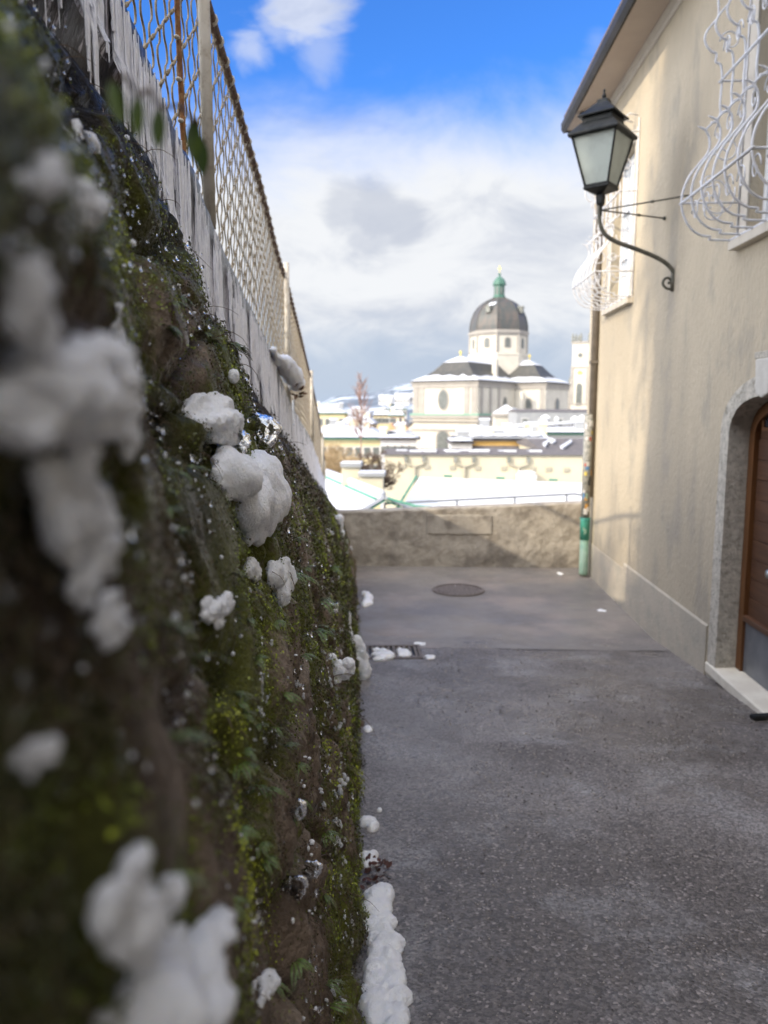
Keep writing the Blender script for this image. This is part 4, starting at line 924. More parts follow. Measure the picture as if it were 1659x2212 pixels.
# stone surround: swept ring (front face, reveal)
def surround():
    wdt=.15; inn=archpoly(0,0,0); c=(DO[0]+DO[1])/2; h=(DO[1]-DO[0])/2
    inn=[(DO[0],-2.2)]+[(DO[0],-2.2+(DZ+2.2)*k/8) for k in range(1,8)]+inn+[(DO[1],DZ-(DZ+2.2)*k/8) for k in range(1,8)]+[(DO[1],-2.2)]
    out=[]
    for (y,z) in inn:
        if z<=DZ+1e-6: out.append((y-wdt if y<c else y+wdt,z))
        else: 
            d=Vector((y-c,(z-DZ)*1.2)); l=d.length; d.normalize(); out.append((y+d.x*wdt,z+d.y*wdt))
    mb=MB(); n=len(inn); P_=[]
    prof=[(out,HX+.01),(out,HX-.018),(inn,HX-.012),(inn,HX+.16)]
    rows=[]
    for pl,x in prof: rows.append([(x,y,z) for y,z in pl])
    # subdivided for roughness
    rr=[rows[0],rows[1]]+[[tuple(Vector(a).lerp(Vector(b_),t)) for a,b_ in zip(rows[1],rows[2])] for t in (.33,.66)]+[rows[2]]+[[tuple(Vector(a).lerp(Vector(b_),t)) for a,b_ in zip(rows[2],rows[3])] for t in (.25,.5,.75)]+[rows[3]]
    A=np.array(rr,float); g_=np.random.default_rng(3); A[1:-1]+=((fbm(A[1:-1]*18,3)-.5)*.02)[...,None]*np.array([1,.4,.4])
    k=len(rr); mb.add([tuple(v) for r_ in A for v in r_],[(i*n+j,i*n+j+1,(i+1)*n+j+1,(i+1)*n+j) for i in range(k-1) for j in range(n-1)])
    o=mb.build('stone_surround',M['stone'],do,M=DM)
surround()
c_=(DO[0]+DO[1])/2
k0=atX(1620,780,HX); 
MB().prism([(c_+.13,k0.z),(c_-.13,k0.z),(c_-.10,DZ+DA+.01),(c_,DZ+DA-.02),(c_+.10,DZ+DA+.01)],HX-.06,HX+.02,'x').build('keystone',M['palestone'],do,bevel=.012,M=DM)
MB().box(HX-.045,HX-.002,c_-.18,c_+.18,k0.z+.0021,k0.z+.05).build('keystone_cap',M['stone'],do,bevel=.006,M=DM)
lf=MB(); pl=[(DO[0]+.0,-2.08)]+archpoly(0,0,0)+[(DO[1],-2.08)]; pi=[(DO[0]+.09,-2.08)]+archpoly(0,0,0,inset=.09)+[(DO[1]-.09,-2.08)]
n=len(pl); x=HX+.15
lf.add([(x,y,z) for y,z in pl]+[(x,y,z) for y,z in pi]+[(x+.05,y,z) for y,z in pi],[(j,j+1,n+j+1,n+j) for j in range(n-1)]+[(n+j,n+j+1,2*n+j+1,2*n+j) for j in range(n-1)])
lf.build('door_frame',M['woodframe'],do,M=DM)
lv=MB(); x=HX+.185; zs=[-1.62+.155*k for k in range(12)]
ymn,ymx=DO[0]+.09,DO[1]-.09
for k,(z0,z1) in enumerate(zip(zs,zs[1:])):
    if z1<DZ: lv.box(x,x+.03,ymn,ymx,z0+.005,z1-.002)
lv.box(x+.008,x+.04,ymn,ymx,-2.08,DZ+DA); leafo=lv.build('door_leaf',M['wood'],do,bevel=.003,M=DM)
a=MB().box(x-.012,x+.006,ymn,ymx,-2.07,-1.66).build('kick_plate',M['kick'],leafo); a.data.transform(DM)
a=MB().box(x-.04,x+.006,ymn,ymx,-1.658,-1.61).build('weather_bar',M['wood'],leafo,bevel=.008); a.data.transform(DM)
for yy in (c_+.33,c_,c_-.33):
    a=MB().box(x-.004,x+.007,yy-.12,yy+.12,-.13,.0).build('door_light',M['darkglass'],leafo); a.data.transform(DM)
    mb=MB().box(x-.016,x+.0065,yy-.15,yy+.15,-.16,-.132); mb.box(x-.016,x+.0065,yy-.15,yy-.122,-.13,.0).box(x-.016,x+.0065,yy+.122,yy+.15,-.13,.0); a=mb.build('light_frame',M['woodframe'],leafo); a.data.transform(DM)
kp=atX(1659,1240,HX+.13)
mb=MB(); mb.lathe([(.0,0),(.03,0),(.034,.015),(.03,.03),(.014,.036),(.014,.07)],16); a=mb.build('knob',M['brass'],leafo,True); a.data.transform(DM@Matrix.Translation((HX+.12,kp.y,kp.z))@Matrix.Rotation(R(90),4,'Y'))
mb=MB().prism([(HX-.03,-2.16),(HX-.03,-2.088),(HX-.022,-2.08),(HX+.22,-2.072),(HX+.22,-2.16)],4.7,6.30,'y'); mb.build('threshold',M['slab'],do,M=DM)
MB().box(HX-.01,HX+.2,4.72,6.28,-2.4,-2.163).build('threshold_base',M['stone'],do,M=DM)
o=MB().box(0,.16,-.03,.03,0,.035).build('boot_scraper',M['iron'],bevel=.01); q=atX(1628,1577,HX-.12); o.location=(q.x-.02,q.y,float(ramp(q.y))+.003); o.rotation_euler=(0,0,R(10)); tag(o,'small black iron stop on the asphalt below the door step','door stop')
# downpipe + standpipe
dp=empty('downpipe',(2.36,10.97,-2.33)); tag(dp,'brown downpipe with sticker covered standpipe and green foot at the house corner','downpipe'); DPo=dp.location.copy()
def T_(a): return [Vector(p)-DPo for p in a]
MB().tube(T_([(2.385,10.74,-1.2),(2.385,10.74,3.55),(2.33,10.76,3.70),(2.1,10.8,3.84)]),.052,16).build('upper_pipe',M['pipe_brown'],dp,True)
MB().box(2.32,2.45,10.68,10.80,.62,.66,M=Matrix.Translation(-DPo)).build('bracket',M['pipe_brown'],dp)
MB().tube(T_([(2.33,10.72,-1.49),(2.33,10.72,-.06)]),.060,18).build('standpipe',M['pipe_grey'],dp,True)
MB().tube(T_([(2.33,10.72,-1.80),(2.33,10.72,-1.53),(2.33,10.72,-1.49)]),[.066,.066,.072],18).build('standpipe_band',M['pipe_green'],dp,True)
MB().tube(T_([(2.33,10.72,-2.30),(2.33,10.72,-2.26),(2.33,10.72,-1.80)]),[.064,.060,.060],18).build('standpipe_foot',M['pipe_pale'],dp,True)
cols=[(.62,.60,.56),(.55,.30,.08),(.75,.73,.72),(.10,.25,.45),(.66,.52,.12),(.05,.05,.05),(.70,.70,.74),(.5,.12,.08),(.30,.42,.30),(.8,.8,.8)]
g=random.Random(4)
for k in range(22):
    z=-1.46+g.uniform(0,1)*1.36; a0=g.uniform(R(200),R(320)); da=g.uniform(.35,.8); h=g.uniform(.035,.09); n=6; vs=[]
    for q in range(n+1):
        a=a0+da*q/n
        for zz in (z,z+h): vs.append(Vector((2.33+.0612*math.cos(a)+.0003*k*math.cos(a),10.72+(.0612+.0003*k)*math.sin(a),zz))-DPo)
    cc=cols[k%len(cols)]; nm='sticker_%d'%(k%len(cols))
    m_=M.get(nm) or mat(nm,cc,tuple(v*.6 for v in cc),70,.5); M[nm]=m_
    MB().add(vs,[(2*q,2*q+2,2*q+3,2*q+1) for q in range(n)]).build('sticker',m_,dp)
mb=MB()
for (xx,w_,z,h) in ((0,.012,-1.72,.09),(.02,.012,-1.70,.05),(-.02,.012,-1.66,.05)):
    a=R(255)+xx*14; mb.box(2.33+.0668*math.cos(a)-w_/2,2.33+.0668*math.cos(a)+w_/2,10.72+.0668*math.sin(a)-.003,10.72+.0668*math.sin(a)+.001,z,z+h,M=Matrix.Translation(-DPo))
mb.build('paint_scribble',M['pipe_pale'],dp)
# ================================================================== lamp
LY_=7.69; s_=atX(1455,610,HX)
lp=empty('wall_lamp',(HX,LY_,s_.z)); tag(lp,'black four sided lantern with frosted panes on a curved bracket from the house wall','street lamp'); LO=lp.location.copy()
def zl(x,y,Y=LY_): return atY(*z3((x,y)),Y)
cur=[(432,1450),(432,1560),(440,1640),(478,1710),(560,1762),(680,1805),(800,1852),(900,1903),(955,1955),(976,2010),(972,2080)]
cp=[zl(*p) for p in cur]; cp=smooth(cp,4); mb=MB(); mb.tube([p-LO for p in cp],[.017+.004*math.sin(i/len(cp)*3.1) for i in range(len(cp))],10)
sc_=[zl(*p) for p in [(972,2085),(955,2102),(920,2098),(895,2068),(903,2035),(930,2022),(950,2035),(945,2058),(930,2058)]]; mb.tube([p-LO for p in smooth(sc_,4)],.013,8)
mb.tube([zl(972,2040)-LO,Vector((HX+.01,LY_,zl(972,2040).z))-LO],.014,8)
mb.tube([Vector((HX-.012,LY_,zl(972,1990).z))-LO,Vector((HX-.012,LY_,zl(960,2120).z))-LO],.02,8)
mb.build('bracket',M['wrought'],lp,True)
jt=zl(440,1530); e1=atX(*z3((912,1590)),HX); e2=Vector((HX,LY_-.42,e1.z+.02))
for e in (e1,e2):
    mb=MB().tube([jt-LO,e-LO],.0075,6); mm=jt.lerp(e,.58); d_=(e-jt).normalized(); mb.tube([mm-d_*.02-LO,mm-d_*.012-LO,mm+d_*.012-LO,mm+d_*.02-LO],[.008,.014,.014,.008],8); mb.tube([e-d_*.02-LO,e-LO],.019,8); mb.build('stay_rod',M['wrought'],lp,True)
cen=zl(450,1200); cx_,cyy=cen.x,LY_; zt_=zl(450,985).z-.02; zb_=zl(450,1358).z
Rt,Rb=.30,.158; a0=R(9)
def cor(r,z): return [Vector((cx_+r*math.cos(a0+math.pi/2*k),cyy+r*math.sin(a0+math.pi/2*k),z))-LO for k in range(4)]
tp=cor(Rt,zt_); bt=cor(Rb,zb_)
mb=MB()
for k in range(4): mb.tube([bt[k],tp[k]],.010,6); mb.tube([bt[k],bt[(k+1)%4]],.012,6); mb.tube([tp[k],tp[(k+1)%4]],.014,6)
mb.build('lantern_frame',M['iron'],lp)
for k in range(4):
    a,b_,c,d=bt[k]*.985+bt[(k+2)%4]*.015,bt[(k+1)%4]*.985+bt[(k+3)%4]*.015,tp[(k+1)%4]*.985+tp[(k+3)%4]*.015,tp[k]*.985+tp[(k+2)%4]*.015
    MB().add([a,b_,c,d],[(0,1,2,3)]).build('pane',M['frost'],lp)
def sq(prof,name,m_): 
    mb=MB(); mb.lathe([(r,z) for r,z in prof],4,c=(cx_-LO.x,cyy-LO.y,zt_-LO.z),a0=a0); return mb.build(name,m_,lp,bevel=.004)
sq([(.33,-.012),(.345,0),(.345,.018),(.225,.115),(.205,.12),(.205,.165)],'lantern_hood',M['iron'])
sq([(.25,.166),(.255,.18),(.17,.235),(.10,.29),(.075,.30),(.07,.33),(.02,.345)],'lantern_cap',M['iron'])
MB().lathe([(.006,0),(.02,.01),(.022,.025),(.012,.04),(.008,.06),(.014,.07),(.002,.085)],10,c=(cx_-LO.x,cyy-LO.y,zt_-LO.z+.345)).build('finial',M['iron'],lp,True)
MB().lathe([(Rb*.95,.0),(Rb*1.12,-.012),(Rb*1.12,-.03),(.045,-.075),(.05,-.09),(.045,-.15),(.022,-.19),(.02,-.26)],4,c=(cx_-LO.x,cyy-LO.y,zb_-LO.z),a0=a0).build('lantern_base',M['iron'],lp,bevel=.004)
MB().tube([Vector((cx_,cyy,zb_-.24))-LO,cp[0]-LO],.017,8).build('stem',M['iron'],lp)
mb=MB().lathe([(.018,0),(.035,.05),(.035,.13),(.0,.16)],12,c=(cx_-LO.x,cyy-LO.y,zb_-LO.z+.03)); mb.build('bulb',M['palestone'],lp,True)
# ================================================================== town
def blk(mb,px0,px1,pyt,pyb,Y,dep,zmin=None,mi=0):
    a=atY(px0,pyt,Y); b_=atY(px1,pyt,Y); c=atY(px0,pyb,Y)
    mb.box(a.x,b_.x,Y,Y+dep,c.z if zmin is None else zmin,a.z,mi); return a,b_
def roofmesh(a,b_,Y,dep,ridgepy,over=.4,hip=0.,th=.18,px=None):
    pxm=px or 1000; ym=Y+dep/2; zr=atY(pxm,ridgepy,ym).z; z0=a.z; x0,x1=a.x-over,b_.x+over
    V_=[(x0,Y-over,z0),(x1,Y-over,z0),(x1,Y+dep+over,z0),(x0,Y+dep+over,z0),(x0+hip,ym,zr),(x1-hip,ym,zr)]
    return V_,[(0,1,5,4),(1,2,5),(2,3,4,5),(3,0,4),(0,3,2,1)]
def house(name,label,px0,px1,pyt,pyb,Y,dep,wm,ridgepy,roofm=None,snow=True,hip=0,wins=None,group=None,zmin=-19,over=.4,shutters=None,chim=()):
    r=empty(name,(atY((px0+px1)/2,pyt,Y).x,Y,-19)); tag(r,label,'house',group); Mx=Matrix.Translation(-r.location)
    mb=MB(); a,b_=blk(mb,px0,px1,pyt,pyb,Y,dep,zmin); mb.build('wall',wm,r,M=Mx)
    V_,F_=roofmesh(a,b_,Y,dep,ridgepy,over,hip,px=(px0+px1)/2)
    rf=MB().add(V_,F_).build('roof',roofm or M['tilefar'],r,M=Mx)
    if snow:
        V2=[(x*1,y,z+.12) for x,y,z in V_]; V3=[(x+(.25 if i in (0,3,4) else -.25),y+(.3 if i<2 else (-.3 if i<4 else 0)),z+.28) for i,(x,y,z) in enumerate(V_)]
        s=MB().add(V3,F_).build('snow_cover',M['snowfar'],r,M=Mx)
    if wins:
        nx,ny,w_,h,zt=wins; 
        for i in range(nx):
            for j in range(ny):
                xc=a.x+(b_.x-a.x)*(i+.5)/nx; z=a.z-zt-j*(h*1.9)
                f=MB().box(xc-w_/2-.12,xc+w_/2+.12,Y-.06,Y+.02,z-h-.12,z+.12).build('window',M['whitewall'],r,M=Mx)
                p=MB().box(xc-w_/2,xc+w_/2,Y-.08,Y-.055,z-h,z).build('pane',M['winfar'],f); p.data.transform(Mx)
    gg=random.Random(int(px0*3+pyt)); pm=(pyt-ridgepy)
    if px1-px0>24 and snow and pm>3:
        for k in range(2+int((px1-px0)/45)):
            xx=gg.uniform(px0+4,px1-6); zc=atY(xx,ridgepy,Y+dep/2); hh_=gg.uniform(.5,1.3); ww_=gg.uniform(.35,.7); yc=Y+dep*gg.uniform(.3,.5); zz=a.z+(zc.z-a.z)*(yc-Y)/(dep/2)
            c=MB().box(zc.x-ww_,zc.x+ww_,yc-.4,yc+.4,zz-.2,zz+hh_).build('chimney',M['greywall'] if k%2 else M['cream'],r,M=Mx); cs=MB().box(zc.x-ww_-.1,zc.x+ww_+.1,yc-.5,yc+.5,zz+hh_+.005,zz+hh_+.25).build('snow',M['snowfar'],c); cs.data.transform(Mx)
    for (cx0,cx1,cyt,cyb,dY) in chim:
        mb=MB(); blk(mb,cx0,cx1,cyt,cyb,Y+dY,.8); c=mb.build('chimney',M['cream'],r,M=Mx)
    return r,Mx,a,b_
# ---- roof under the parapet with copper edges
r=empty('snowy_roof_house',(2,30,-19)); tag(r,'house below the parapet whose snow covered roof has green copper edges','house'); Mx=Matrix.Translation(-r.location)
A_=atY(902,1040,32); B_=atY(1256,1053,32); B_=A_+(B_-A_)*1.6; sl_=.62
E0=Vector((A_.x-3.0,24.5,A_.z-7.5*sl_)); E1=Vector((B_.x,24.5,B_.z-7.5*sl_))
MB().box(E0.x+.3,E1.x,25,38,-19,E1.z-.1).build('wall',M['cream'],r,M=Mx)
def quad(pts,name,m_,par,th=0):
    pts=[Vector(p) for p in pts]; n=(pts[1]-pts[0]).cross(pts[2]-pts[0]).normalized(); n=n if n.z>0 else -n; k=len(pts)
    mb=MB(); mb.add([p for p in pts]+[p+n*th for p in pts],[tuple(range(k)),tuple(range(2*k-1,k-1,-1))]+[(i,(i+1)%k,k+(i+1)%k,k+i) for i in range(k)])
    return mb.build(name,m_,par,M=Mx)
Bk=Vector((B_.x,39,B_.z-4)); Ak=Vector((A_.x,39,A_.z-4))
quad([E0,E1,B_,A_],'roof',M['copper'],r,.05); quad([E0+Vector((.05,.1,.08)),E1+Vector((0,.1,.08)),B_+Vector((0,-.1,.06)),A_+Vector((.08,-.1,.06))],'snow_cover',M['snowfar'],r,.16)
quad([A_,B_,Bk,Ak],'roof',M['copper'],r,.05)
MB().tube([A_+Vector((0,0,.1)),B_+Vector((0,0,.1))],.07,6).build('ridge_capping',M['copper'],r,M=Mx)
MB().tube([A_+Vector((-.05,0,.22)),A_.lerp(E0,.32)+Vector((-.1,0,.22))],.05,6).build('hip_capping',M['copper'],r,M=Mx)
for k in range(4):
    q=A_.lerp(B_,.10+.2*k); MB().tube([q+Vector((0,-.1,.28)),q+Vector((.35,-.1,.27))],.05,6).build('ridge_vent',M['copper'],r,M=Mx)
# snow guard
q0=atY(830,1088,26.6); q1=atY(1240,1067,27.6); gp=[q0.lerp(q1,t/10) for t in range(11)]+[q1+Vector((.35,0,-.05)),q1+Vector((.5,0,-.2)),q1+Vector((.52,0,-.75))]
mb=MB().tube(gp,.04,6); gd=mb.build('snow_guard',M['greyrail'],r,M=Mx)
for x in (831,985,1110,1224):
    t=(x-830)/410; q=q0.lerp(q1,t); MB().tube([q,q+Vector((0,0,-.8))],.035,6).build('guard_post',M['greyrail'],r,M=Mx)
# left wing of the roof, ridge running towards us
L0=atY(712,1031,34.5); L1=atY(832,1083,25.6); dn=Vector((-5.5,-2.6,-3.2)); 
quad([L0,L1,L1+dn,L0+dn],'roof',M['copper'],r,.05); quad([L0+Vector((0,0,.1)),L1+Vector((0,0,.1)),L1+dn+Vector((0,0,.1)),L0+dn+Vector((0,0,.1))],'snow_cover',M['snowfar'],r,.12)
up2=Vector((3.4,1.0,-1.6)); quad([L0,L1,L1+up2,L0+up2],'roof',M['copper'],r,.05); quad([L0+Vector((0,0,.1)),L1+Vector((0,0,.1)),L1+up2+Vector((0,0,.1)),L0+up2+Vector((0,0,.1))],'snow_cover',M['snowfar'],r,.1)
MB().tube([L0+Vector((-.28,-.1,.06)),L1+Vector((-.28,-.1,.06))],.07,6).build('ridge_capping',M['copper'],r,M=Mx)
MB().tube([L0+Vector((-.1,0,.25)),L1+Vector((-.1,0,.25))],.14,8).build('snow_cover',M['snowfar'],r,True,M=Mx)
MB().tube([L1+Vector((.1,0,.1)),atY(900,1094,25.2),atY(960,1099,25.2)],.05,6).build('valley_edge',M['copper'],r,M=Mx)
for (x0,x1,yc0,yc1,yb,Yc) in ((738,776,999,1009,1058,30),(777,827,1020,1029,1080,28.6)):
    mb=MB(); blk(mb,x0,x1,yc1,yb,Yc,.9); c=mb.build('chimney',M['cream'],r,M=Mx)
    mb=MB(); a,b_=blk(mb,x0-3,x1+4,yc0+3,yc1,Yc-.12,1.15); c2=mb.build('chimney_cap',M['greywall'],c,M=Mx)
    a2,b2_=atY(x0-3,yc0,Yc),atY(x1+4,yc0,Yc); mb=MB().box(a2.x,b2_.x,Yc-.1,Yc+1.,a.z+.002,a2.z); c3=mb.build('snow',M['snowfar'],c,M=Mx,bevel=.03)
# ---- long cream building
r,Mx,a,b_=house('long_building','long cream walled building with forked downpipes behind the snowy copper edged roof',831,1330,982,1060,62,10,M['cream'],971,M['tilefar'],snow=False,hip=0,over=.25)
WY=62
def wp(x,y,o=.1): return atY(x,y,WY-o)
Z8=lambda x,y:(691+.3646*x,916+.3646*y)
for (xa,xb,yt,yj) in ((510,615,200,248),(803,912,203,248),(1120,1235,205,252)):
    xm=(xa+xb)/2; mb=MB()
    for xx in (xa,xb):
        mb.tube([wp(*Z8(xx,yt+22),.15),wp(*Z8(xx,yt+32),.15),wp(*Z8((xx*3+xm)/4,yj-8),.15),wp(*Z8(xm,yj+4),.15)],.10,6)
    mb.tube([wp(*Z8(xm,yj),.15),wp(*Z8(xm,380),.15)],.12,6); dpp=mb.build('downpipe',M['pipefar'],r,M=Mx)
    for xx in (xa,xb):
        t0,t1=wp(*Z8(xx,yt-8)),wp(*Z8(xx,yt+24)); h=MB().box(t0.x-.13,t0.x+.13,WY-.25,WY-.01,t1.z,t0.z).build('hopper',M['statue'],dpp,M=Mx)
for (xx,yy) in ((490,250),(635,255),(785,258),(935,262),(1090,262),(1260,265),(1355,268),(1462,272)):
    c=wp(*Z8(xx,yy)); MB().box(c.x-.22,c.x+.22,WY-.1,WY-.004,c.z-.16,c.z+.16).build('vent',M['pipefar'],r,M=Mx)
mb=MB(); blk(mb,*(Z8(1175,0)[0],Z8(1285,0)[0],Z8(0,300)[1],Z8(0,370)[1]),WY-1.6,1.5); ub=mb.build('roof_unit',M['whitewall'],r,M=Mx)
mb=MB(); blk(mb,*(Z8(1185,0)[0],Z8(1280,0)[0],Z8(0,284)[1],Z8(0,300)[1]),WY-1.6,1.5); mb.build('snow',M['snowfar'],ub,M=Mx,bevel=.1)
g=random.Random(21)
for k in range(22):
    x=g.uniform(860,1160); c=atY(x,976+g.uniform(-2,1),63.5+g.uniform(0,3)); c2=c; 
    MB().box(c.x-.5,c.x+.5,c.y-.3,c.y+.3,c.z-.1,c.z+.12,M=Matrix.Translation((0,0,0))).build('snow_strip' if 0 else 'snow_remnant',M['snowfar'],r,M=Mx,bevel=.05)
cq=atY(950,1051,60); MB().box(cq.x-.45,cq.x+.45,59.8,60.6,cq.z-.3,cq.z+.05).build('blue_tarp',mat('blue_tarp',(.10,.22,.62)),r,M=Mx)
# darker roof to the right
r,Mx,a,b_=house('dark_roof_house','house with dark tiled roof and two slid snow patches near the corner of the townhouse',1180,1330,977,990,66,20,M['cream'],947,M['tilefar'],snow=False,over=.3)
for (pts) in ([(1325,132),(1375,98),(1405,115),(1385,128),(1360,118),(1340,150)],[(1430,150),(1500,108),(1500,122),(1445,160)]):
    mb=MB(); P_=[]
    for (x,y) in pts:
        px,py=Z8(x*.98+20,y); t=(977-py)/(977-947); P_.append(atY(px,py,66+10*t))
    n=len(P_); mb.add([p+Vector((0,-.1,.12)) for p in P_]+[p+Vector((0,-.1,.3)) for p in P_],[tuple(range(n)),tuple(range(n,2*n))]+[(i,(i+1)%n,n+(i+1)%n,n+i) for i in range(n)]); mb.build('snow_patch',M['snowfar'],r,M=Mx)
# yellow building with scalloped snow roofs
r,Mx,a,b_=house('yellow_building','yellow fronted building with two tiers of scalloped snow roof',1011,1182,952,985,84,10,M['ochre'],938,M['tilefar'],over=.5)
for k in range(6):
    x=1030+k*25; c=atY(x,947,84.8); V_,F_=blobmesh('s',[((0,0,0),(.95,.8,.2))],.5,k*2.,2); o=npmesh('snow_mound',V_+np.array(c+Vector((0,0,.35)))-np.array(r.location),F_,M['snowfar'],r,True)
for k in range(7):
    c=atY(1020+k*24,974,83.4); MB().add([(c.x-.7,83.9,c.z+.55),(c.x+.7,83.9,c.z+.55),(c.x+.7,83.0,c.z),(c.x-.7,83.0,c.z),(c.x,82.9,c.z-.15)],[(0,1,2,4,3)]).build('awning',M['tilefar'],r,M=Mx)
house('long_snow_roof_building','long pale building with flat snow roof right above the yellow front',1000,1330,938,950,96,9,M['whitewall'],927,M['copper'],over=.6)
house('low_white_building','low white building with snow roof between the yellow front and the church steps',975,1020,958,985,82,8,M['whitewall'],945,M['tilefar'],over=.4,hip=2)
# grey buildings by the church with vents
r,Mx,a,b_=house('grey_building','grey walled building with round white roof vents in front of the church',1116,1340,890,935,128,14,M['greywall'],884,M['tilefar'],snow=False,over=.1,wins=(6,1,.9,1.2,1.1))
for (x,w_,h) in ((1178,8,17),(1202,4,13),(1241,7,14),(1257,8,16)):
    c=atY(x,923,118); s=118/F; MB().lathe([(w_*s,0),(w_*s,h*s),(w_*s*1.3,h*s+.05),(w_*s*1.2,h*s+.35),(.05,h*s+.7)],14,c=tuple(c)).build('vent_stack',M['vent'],r,True,M=Mx)
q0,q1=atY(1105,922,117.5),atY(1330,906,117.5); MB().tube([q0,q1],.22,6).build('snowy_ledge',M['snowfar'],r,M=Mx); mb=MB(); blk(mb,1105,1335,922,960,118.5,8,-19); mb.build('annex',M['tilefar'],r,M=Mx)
# pavilion
r=empty('pavilion',tuple(atY(1093,900,140))); tag(r,'small cream pavilion with pyramid of snow beside the church flank','pavilion'); Mx=Matrix.Translation(-r.location)
mb=MB(); a,b_=blk(mb,1069,1117,900,940,140,4,-19); mb.build('wall',M['church'],r,M=Mx); mb=MB(); blk(mb,1067,1119,893,900,139.7,4.6); mb.build('cornice',M['churchtrim'],r,M=Mx)
c=atY(1093,893,142); w_=26*142/F; mb=MB().lathe([(w_*1.38,0),(w_*1.25,.25),(w_*.6,.95),(.05,1.6)],4,c=tuple(c),a0=R(45)); mb.build('snow_roof',M['snowfar'],r,M=Mx)
# left quarter houses
g3=lambda x,y:(673.9+.2083*x,812.2+.2083*y)
house('snow_roof_house','yellow house under a broad white snow roof behind the bare shrub',650,822,949,1000,98,18,M['yellow'],921,M['copper'],wins=(9,2,.8,1.2,1.0),hip=3,over=.6)
house('cream_annex','cream annex with grey snow dusted roof between the yellow house and the church',822,900,950,990,96,12,M['whitewall'],934,M['tilefar'],over=.5,hip=4,wins=(5,1,.8,1.0,.8))
house('arched_roof_house','blue shaded snow roof house far left beside the tall bare tree',640,745,894,925,190,16,M['yellow'],879,M['copper'],hip=4,over=.6,wins=(7,1,1.1,1.6,1.2))
house('mottled_snow_house','pale house with patchy snow roof behind the tall bare tree',733,806,918,940,150,14,M['cream'],898,M['tilefar'],hip=2,over=.5,wins=(6,1,.9,1.3,1))
house('yellow_far_house','narrow yellow house left of the orange one',806,842,898,915,210,8,M['yellow'],886,M['tilefar'],hip=1,wins=(4,1,1,1.3,.7))
house('orange_house','orange house with white snow roof left of the church',842,872,899,912,175,9,M['orange'],888,M['copper'],hip=1,wins=(4,1,.8,.9,.5))
house('stepped_roof_house','small orange house with dark snow striped roof against the church wall',850,880,920,930,150,9,M['orange'],902,M['tilefar'],snow=False,hip=1,chim=((856,862,903,912,2),(868,873,903,912,2)))
house('blue_roof_house','house with low bluish snow roof just left of the church',834,878,884,896,230,12,M['whitewall'],873,M['copper'],hip=5,wins=(5,1,1,1.2,.6))
for k,(x0,x1,yt,yr,Y_,l) in enumerate([(818,848,861,854,620,'white farmhouse on the hillside with thin steeple before it'),(852,884,862,850,640,'broad white house on the snowy hillside next to the church edge'),(886,910,858,850,650,'white hillside house partly hidden by the church'),(760,790,884,879,420,'distant low house behind the reddish tree'),(700,735,879,874,480,'distant pale house at the far left below the hill'),(905,930,868,860,700,'small hillside house behind the church corner')]):
    house('hill_house',l,x0,x1,yt,yt+10,Y_,12,M['whitewall'],yr,M['tilefar'],zmin=atY(900,yt+14,Y_).z,wins=(5,1,1.2,1.6,1.2))
# ---- church
TH=R(25); pD=atY(1073.6,885,220); los=Vector((pD.x,pD.y,0)).normalized(); vr=Vector((los.y,-los.x,0)); fD=-los*math.cos(TH)-vr*math.sin(TH); rD=vr*math.cos(TH)-los*math.sin(TH)
ch=empty('domed_church',(pD.x,pD.y,-19)); tag(ch,'white baroque church with dark octagonal dome, green lantern and snowy mansard roofs','church')
CM=Matrix(((rD.x,-fD.x,0,0),(rD.y,-fD.y,0,0),(0,0,.958,18.5),(0,0,0,1)))   # local (a right, -b: +y = away from the front, z)
def cb(mb,a0,a1,b0,b1,z0,z1,mi=0): return mb.box(a0,a1,-b1,-b0,z0,z1,mi)
Wd,Lf=9.1,30.7; eZ=7.7
mb=MB(); cb(mb,-Wd,Wd,8,Lf,-19,eZ); mb.build('nave',M['church'],ch,M=CM)
Hb,Rb_=8.45,17.6
mb=MB(); cb(mb,-Rb_,Rb_,-Hb,Hb,-19,eZ); mb.build('transept',M['church'],ch,M=CM)
mb=MB(); cb(mb,-Wd,Wd,-28,-8.5,-19,eZ); mb.build('choir',M['church'],ch,M=CM)
